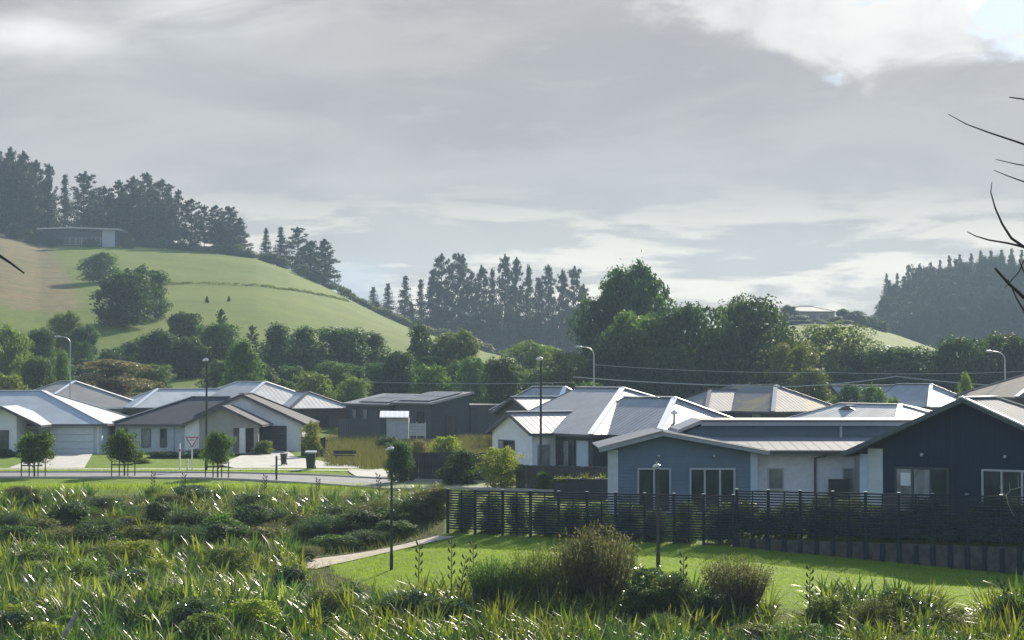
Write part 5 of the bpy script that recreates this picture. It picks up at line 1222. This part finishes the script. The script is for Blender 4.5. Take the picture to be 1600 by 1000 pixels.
# ------------------------------------------------------------------ flax, grasses
def flax_np(seed, n, Lm, wid, vfold=True, seg=4, lean=(0.08, 0.95)):
    rng = np.random.default_rng(seed)
    az = rng.uniform(0, 6.283, n); ln = Lm * rng.uniform(.55, 1.1, n); th0 = lean[0] + (lean[1] - lean[0]) * rng.random(n) ** 1.2
    cur = rng.uniform(0.1, 0.8, n) + (rng.random(n) < .4) * rng.uniform(.5, 1.6, n)
    r0 = 0.16 * Lm * np.sqrt(rng.random(n)); a0 = rng.uniform(0, 6.283, n)
    dirv = np.stack([np.cos(az), np.sin(az), 0 * az], 1); sd = np.stack([-np.sin(az), np.cos(az), 0 * az], 1)
    tw = rng.normal(size=n) * .5; sd = sd * np.cos(tw)[:, None] + np.array([0, 0, 1.0]) * np.sin(tw)[:, None] * .5
    p = np.stack([r0 * np.cos(a0), r0 * np.sin(a0), 0 * r0 - .05], 1)
    ws = np.interp(np.linspace(0, 1, seg + 1), [0, .25, .6, .85, 1], [.55, 1, .9, .5, .05])
    rows = []
    for k in range(seg + 1):
        f = k / seg; th = th0 + cur * f ** 1.6
        w = (wid * ws[k] * rng.uniform(.85, 1.15, n))[:, None]
        up = np.cross(sd, dirv); 
        nrm = unit(np.cos(th)[:, None] * -dirv + np.sin(th)[:, None] * np.array([0, 0, 1.0]))
        if vfold: rows.append(np.stack([p - sd * w + nrm * w * .35, p, p + sd * w + nrm * w * .35], 1))
        else: rows.append(np.stack([p - sd * w, p + sd * w], 1))
        th = th0 + cur * min(1, f + .5 / seg) ** 1.6
        p = p + (np.sin(th)[:, None] * dirv + np.cos(th)[:, None] * np.array([0, 0, 1.0])) * (ln / seg)[:, None]
    V = np.stack(rows, 1); m = V.shape[2]; V = V.reshape(-1, 3)
    base = (np.arange(n) * (seg + 1) * m)[:, None, None]
    k = np.arange(seg)[None, :, None] * m; j = np.arange(m - 1)[None, None, :]
    a = base + k + j
    return V, np.stack([a, a + 1, a + 1 + m, a + m], -1).reshape(-1, 4)
FL = []
for i in range(8):
    v, q = flax_np(200 + i, 86, 1.0, .028, lean=(0.1, 1.35)); me = np_mesh('leaves', v, q, smoothed=False); me.materials.append(M['flax']); FL.append(me)
def vnoise(x, y, s, seed=0):
    return (math.sin(x / s + seed) + math.sin(y / s * 1.3 + seed * 2.1) + math.sin((x + y) / s * .7 + seed * 3.3)) / 3
pts = []
rf = random.Random(21)
def zone(Y0, Y1, sp, ok, hfun):
    Y = Y0
    while Y < Y1:
        x = -0.285 * Y + rf.uniform(0, sp)
        while x < 0.285 * Y:
            xx, yy = x + rf.uniform(-.4, .4) * sp, Y + rf.uniform(-.45, .45) * sp; px = 800 + F * xx / yy
            if ok(px, xx, yy): pts.append((xx, yy, hfun(px, xx, yy)))
            x += sp
        Y += sp * .9
def okA(px, x, y):
    if px > 560 and y > (61.8 if px < 755 else 59.4) + vnoise(x, y, 1.1) * 2.0: return False
    if (1205 < px < 1260 or 1460 < px < 1540) and y > 55: return False
    return not (px > 455 and y > 62.8 and is_lawn(x, y))
zone(46.5, 62.5, .80, okA, lambda px, x, y: (1.12 + .36 * vnoise(x, y, 2.1, 1) + rf.uniform(-.25, .28)) * (1.0 if px < 600 else 1.05))
for px_, y_ in ((1000, 58.6), (1020, 59.2), (1075, 58.8), (1090, 59.3), (1045, 59.6), (745, 58.4), (690, 59.0), (1405, 57.2), (1425, 57.8), (1560, 57.6), (1590, 58)): pts.append((X_of(px_, y_), y_, 1.55 if px_ > 900 else 1.1))
zone(62.5, 77.5, .9, lambda px, x, y: px < 485 - (y - 62) * 1.2 , lambda px, x, y: 1.08 + .36 * vnoise(x, y, 2.6, 4) + rf.uniform(-.25, .3))
zone(77.5, 88, 1.5, lambda px, x, y: px < 470 and rf.random() < .8, lambda px, x, y: .7 + rf.uniform(0, .4))
zone(89, 100.5, 1.1, lambda px, x, y: px < 692 and not (150 < px < 225 and y > 95) and not (470 < px < 560 and y > 97), lambda px, x, y: max(.45, 1.15 - (y - 89) * .045 + .2 * vnoise(x, y, 2.0, 7) + rf.uniform(-.15, .2)))
# a plant shows large when it is tall and near and its foot is in or close under the frame
pts.sort(key=lambda p: -(p[2] / p[1]) * (1.0 if (gz(p[0], p[1]) + p[2] - CAMZ) / p[1] > -(1012 - HOR) / F else 0.1))
def flax_mat(x, y):
    v = vnoise(x, y, 3.2, 2) + rf.uniform(-.45, .45)
    return 'flax_gold' if v > .15 else 'flax_pale' if v < -.58 else 'flax'
def where(px, y):
    if y > 88: return 'on the bank below the road, among the far rows of the wetland'
    if y > 62: return 'in the left middle of the wetland, beyond the nearest rows'
    return 'in the nearest rows of the wetland, %s' % ('left of the sandy path' if px < 520 else 'below the lawn and lamp posts')
LOOK = {'flax': 'dark green', 'flax_gold': 'golden green', 'flax_pale': 'pale grey-green'}
TOT = 290
rows = [46, 48, 49.5, 51, 52.5, 54, 55.5, 57, 58.5, 60, 61.5, 63, 65, 67, 69.5, 72, 75, 78, 89, 90.5, 92, 94, 96, 98, 101]
RN = ['very nearest'] + ORD[1:]
first = []; cnt = {}
for i, (x, y, hh) in enumerate(pts[:TOT]):
    mt = flax_mat(x, y); px = 800 + F * x / y
    rw = sum(y > q for q in rows) - 1; rw = max(0, rw)
    lab = '%s flax in the %s row from the front, straight %s' % (LOOK[mt], RN[rw] if rw else 'nearest', below(px)) if rw else '%s flax in the nearest row, straight %s' % (LOOK[mt], below(px))
    lab = lab.replace(' the twin-gabled brown house', ' the twin-gabled house').replace(' straight', '') if len(lab.split()) > 16 else lab
    first.append([x, y, hh, mt, px, lab]); cnt.setdefault(lab, []).append((px, i))
for lab, l in cnt.items():
    if len(l) > 1:
        l.sort()
        for k, (px, i) in enumerate(l): first[i][5] = ('%s of %s ' % (ORD[k], {2: 'two', 3: 'three', 4: 'four', 5: 'five'}.get(len(l), 'several'))) + lab.replace(' from the front', '').replace('straight ', '').replace('pale grey-green', 'greyish')
for i, (x, y, hh, mt, px, lab) in enumerate(first):
    r = empty('flax_plant', (x, y, gz(x, y)), rf.uniform(0, 6.28)); s = hh * rf.uniform(.95, 1.15); r.scale = (hh, hh, s * .92)
    o = link('leaves', FL[i % 8], r)
    if mt != 'flax': o.material_slots[0].link = 'OBJECT'; o.material_slots[0].material = M[mt]
    tag(r, lab, 'flax plant', 'flax clumps in the wetland')
acc = {}
for i, (x, y, hh) in enumerate(pts[TOT:]):
    v, q = flax_np(400 + i % 14, 34, 1.0, .034 if y > 85 else .032, False, 4)
    a = rf.uniform(0, 6.28); c, s = math.cos(a), math.sin(a)
    v = v * hh; v = np.stack([v[:, 0] * c - v[:, 1] * s + x, v[:, 0] * s + v[:, 1] * c + y, v[:, 2] + gz(x, y)], 1)
    L_ = acc.setdefault(flax_mat(x, y), [[], [], 0]); L_[0].append(v); L_[1].append(q + L_[2]); L_[2] += len(v)
for k, (vs, qs, n_) in acc.items():
    me = np_mesh('flax_mass', np.concatenate(vs), np.concatenate(qs)); me.materials.append(M[k])
    tag(link('flax_thicket', me), '%s smaller flax filling the wetland between the larger clumps' % LOOK[k], 'flax', kind='stuff')

def blades(name, P, hmin, hmax, w, m, label, seed=1, lean=.35):
    rng = np.random.default_rng(seed); n = len(P); a = rng.uniform(0, 6.283, n); h = rng.uniform(hmin, hmax, n)
    s = np.stack([np.cos(a), np.sin(a), 0 * a], 1) * (w * rng.uniform(.6, 1.3, n))[:, None]
    tip = P + np.stack([rng.normal(size=n) * lean * h, rng.normal(size=n) * lean * h, h], 1)
    v = np.stack([P - s, P + s, tip], 1).reshape(-1, 3)
    me = np_mesh(name, v, None, np.arange(3 * n).reshape(n, 3)); me.materials.append(M[m])
    return tag(link(name, me), label, 'grass', kind='stuff')
def scatter(n, Y0, Y1, u0, u1, ok, seed):
    rng = np.random.default_rng(seed); y = np.sqrt(rng.uniform(Y0 ** 2, Y1 ** 2, n)); x = rng.uniform(u0, u1, n) * y
    k = ok(px_of(x, y), x, y); x, y = x[k], y[k]
    return np.stack([x, y, ground(x, y) - .01], 1)
fy_ = lambda x: np.where(x < 8.9, 81.0 - (x + 2.7) * .346, 76.8 - (x - 8.98) * .40)
P = scatter(240000, 57.5, 82, -.10, .30, lambda px, x, y: (y < fy_(x) - .12) & (is_lawn(x, y) | (px > 690)), 5)
blades('lawn_grass', P, .04, .10, .006, 'lawn_blade', 'short bright green lawn grass in front of the slatted fences', 5, .5)
P = scatter(90000, 101.5, 121, -.285, .0, lambda px, x, y: (y > 117.5) | (y < 106.2), 6)
blades('verge_grass', P, .05, .14, .010, 'lawn_blade', 'bright grass verges on both sides of the road', 6, .5)
P = scatter(60000, 119, 165, -.098, -.008, lambda px, x, y: (px > 512 + 8 * np.sin(y)) & (y > 122.5 + 2.5 * np.sin(x * .9) + 1.2 * np.sin(x * 2.3)) & ~((px > 590) & (px < 715) & (y > 155)), 7)
blades('sedge_tufts', P[::3], .1, .8, .016, 'sedge', 'green-brown weeds mixed into the long dry grass of the empty section', 17, .4)
blades('dry_grass', P[1::2], .1, .75, .018, 'dry_blade', 'long dry yellow grass in the empty section before the dark house', 7, .4)
P = scatter(70000, 44, 103, -.285, .285, lambda px, x, y: (px < 690) & ~is_lawn(x, y) & ~((np.abs(x - np.interp(y, [q[0] for q in _o], [q[1] for q in _o])) < 1.0) & (y > _o[0][0]) & (y < _o[-1][0])) | (y < 58), 8)
blades('sedge_tufts', P, .12, .5, .014, 'sedge', 'brown-green sedge and weeds between the flax clumps', 8, .45)
P = scatter(26000, 76, 91, -.285, -.03, lambda px, x, y: (px < 660) & ~is_lawn(x, y) & ((px < 440) | (y > 83)), 9)
blades('ditch_rushes', P, .3, .8, .013, 'sedge', 'dull brown rushes in the hollow across the wetland', 9, .3)
# yellow flax on the planter
for i in range(6):
    p = at(876 + i * 13, 748, 94.4); r = empty('flax_plant', (p.x, p.y, 0.68), i); hh = rf.uniform(.45, .75); r.scale = (hh, hh, hh * .9)
    o = link('leaves', FL[i], r); o.material_slots[0].link = 'OBJECT'; o.material_slots[0].material = M['flax_gold']
    tag(r, '%s yellow-green flax from the left in the charcoal planter wall' % ORD[i], 'flax plant', 'yellow flax in the planter')

# ---- dead flower stalks
def stalk(px, tp, Y, lean, label, pods=9):
    p = at(px, tp, Y); x = p.x - lean; zb = gz(x, Y); H = p.z - zb
    r = thing('flower_stalk', label, 'flower stalk', (x, Y, zb))
    path = [(lean * t ** 2, 0, H * t) for t in np.linspace(0, 1, 7)]
    MB().tube(path, [.022, .021, .02, .018, .015, .012, .008], 5).build('stem', M['stalk'], r)
    for k in range(pods):
        t = .5 + .5 * k / pods; s = 1 if k % 2 else -1; q = Vector((lean * t * t, 0, H * t))
        MB().tube([q, q + Vector((s * .05, 0, .02)), q + Vector((s * .09, .01, .09)), q + Vector((s * .1, .01, .16))], [.008, .02, .036, .006], 5).build('seed_pod', M['stalk'], r)
for a in ((706, 843, 59, .02, 'dark flax flower stalk with pods, left of a pair before the lawn'), (739, 845, 59, -.02, 'dark flax flower stalk with pods, right of a pair before the lawn'), (729, 868, 58.5, .22, 'curved dark flower stalk between the upright pair'), (1266, 886, 57, .03, 'dark flower stalk on the lawn edge right of the lower brown shrub'), (1068, 864, 58, 0, 'dark flower stalk beside the right lamp post'), (656, 846, 60, .05, 'thin flower stalk just right of the left lamp post'), (1432, 940, 55, .1, 'short flower stalk at the lawn edge below the right fence'), (240, 738, 96, .05, 'dark flower stalk rising before the road left of the give way sign'), (288, 740, 95, .03, 'dark flower stalk rising just below the give way sign'), (497, 748, 96, 0, 'dark flower stalk in the far bank below the wheelie bin'), (415, 742, 95, .1, 'branched dark flower stalk below the driveway'), (590, 740, 95, -.1, 'leaning dark flower stalk left of the columnar tree'), (1560, 905, 56, -.5, 'long leaning flower stalk at far right')):
    stalk(*a)
# ---- bare branches of a tree just outside the frame, twig, stick
Yb = 14.0
r = thing('bare_tree', 'bare tree outside the right edge reaching thin leafless branches into the sky', 'tree', (X_of(1760, Yb), Yb, gz(X_of(1760, Yb), Yb)))
o0 = r.location
def br(pts_, r0, r1, Y=Yb, dy=0.0, m='branch'):
    n_ = len(pts_); path = [at(px, py, Y + dy * i) - o0 for i, (px, py) in enumerate(pts_)]
    MB().tube(path, list(np.linspace(r0, r1, n_)), 6).build('branch', M[m], r)
MB().tube([(0, 0, -.2), (.03, 0, 1.2), (0, .02, 2.6), (-.02, 0, 4.2), (.02, .05, 5.4), (.06, .02, 6.6), (.04, .06, 7.8)], [.13, .10, .075, .05, .032, .018, .004], 10).build('trunk', M['bark'], r)
br([(1760, 300), (1690, 262), (1640, 240), (1590, 222), (1545, 207), (1510, 194), (1481, 178)], .012, .0025)
br([(1760, 250), (1700, 190), (1640, 160), (1600, 155), (1577, 152)], .011, .004, dy=.05)
br([(1760, 330), (1680, 275), (1630, 262), (1590, 257), (1556, 249)], .010, .0025, dy=-.04)
br([(1760, 345), (1690, 310), (1640, 296), (1600, 284), (1575, 275), (1553, 266)], .010, .0025, dy=.04)
br([(1760, 500), (1690, 440), (1640, 405), (1600, 386), (1580, 372), (1566, 350), (1555, 325), (1548, 300), (1550, 284)], .017, .0025)
br([(1600, 386), (1575, 380), (1545, 375), (1525, 369), (1511, 362)], .009, .003)
br([(1760, 540), (1690, 510), (1640, 485), (1600, 465), (1575, 442), (1555, 419)], .02, .008, dy=-.05)
br([(1760, 430), (1690, 405), (1640, 400), (1605, 395), (1592, 425), (1570, 450)], .012, .003, dy=.03)
br([(1700, 560), (1640, 525), (1605, 495), (1588, 465), (1575, 436)], .012, .004, dy=.03)
br([(1660, 480), (1620, 450), (1600, 425), (1592, 405)], .009, .004, dy=.02)
Yt = 11.0
r = thing('bare_tree', 'bare tree outside the left edge with one dark twig poking into view', 'tree', (X_of(-260, Yt), Yt, gz(X_of(-260, Yt), Yt)))
o0 = r.location
MB().tube([(0, 0, -.2), (.02, 0, 1.2), (0, .02, 2.4), (.02, 0, 3.6)], [.10, .08, .06, .03], 8).build('trunk', M['bark'], r)
br([(-260, 300), (-150, 335), (-70, 368), (0, 400), (18, 412), (38, 427)], .016, .005, Yt)
p0, p1 = at(122, 956, 52.0), at(70, 1040, 51.4)
o = thing('dead_branch', 'pale dead branch sticking up out of the flax in the bottom left corner', 'branch', tuple(p1))
MB().tube([Vector((0, 0, 0)), (p0 - p1) * .4 + Vector((.02, 0, .01)), (p0 - p1) * .8, p0 - p1], [.085, .075, .062, .05], 8).build('stem', M['dead_wood'], o)
MB().tube([(p0 - p1) * .7, (p0 - p1) * .72 + Vector((.12, 0, .16))], [.03, .015], 6).build('twig', M['dead_wood'], o)
p1 = at(1658, 828, 69.5)
o = thing('dead_shrub', 'pale bare curved branch in front of the raised fence at the right edge', 'branch', (p1.x, p1.y, gz(p1.x, p1.y))); zz = Vector((p1.x, p1.y, gz(p1.x, p1.y)))
MB().tube([Vector((0, 0, 0))] + [at(px, py, 69.5) - zz for px, py in ((1655, 800), (1640, 776), (1618, 765), (1597, 761), (1580, 765), (1572, 774), (1575, 787), (1584, 806))], [.035, .03, .024, .02, .017, .015, .014, .012, .006], 6).build('stem', M['dead_wood'], o)
for q in (((1574, 778), (1566, 768), (1561, 759)), ((1578, 766), (1577, 752)), ((1592, 762), (1590, 740))):
    MB().tube([at(px, py, 69.5) - zz for px, py in q], [.012] * (len(q) - 1) + [.004], 5).build('twig', M['dead_wood'], o)

# ------------------------------------------------------------------ haze
m = bpy.data.materials.new('haze'); m.use_nodes = True; nt = m.node_tree; nt.nodes.clear()
v = nt.nodes.new('ShaderNodeVolumePrincipled'); v.inputs['Color'].default_value = (0.60, 0.80, 1.0, 1); v.inputs['Density'].default_value = HAZE = 0.00034; v.inputs['Anisotropy'].default_value = 0.1
oo = nt.nodes.new('ShaderNodeOutputMaterial'); nt.links.new(v.outputs[0], oo.inputs['Volume'])
hb = MB().box(-1300, 1300, -100, 1330, -6, 90); o = hb.build('haze', m); tag(o, kind='stuff')
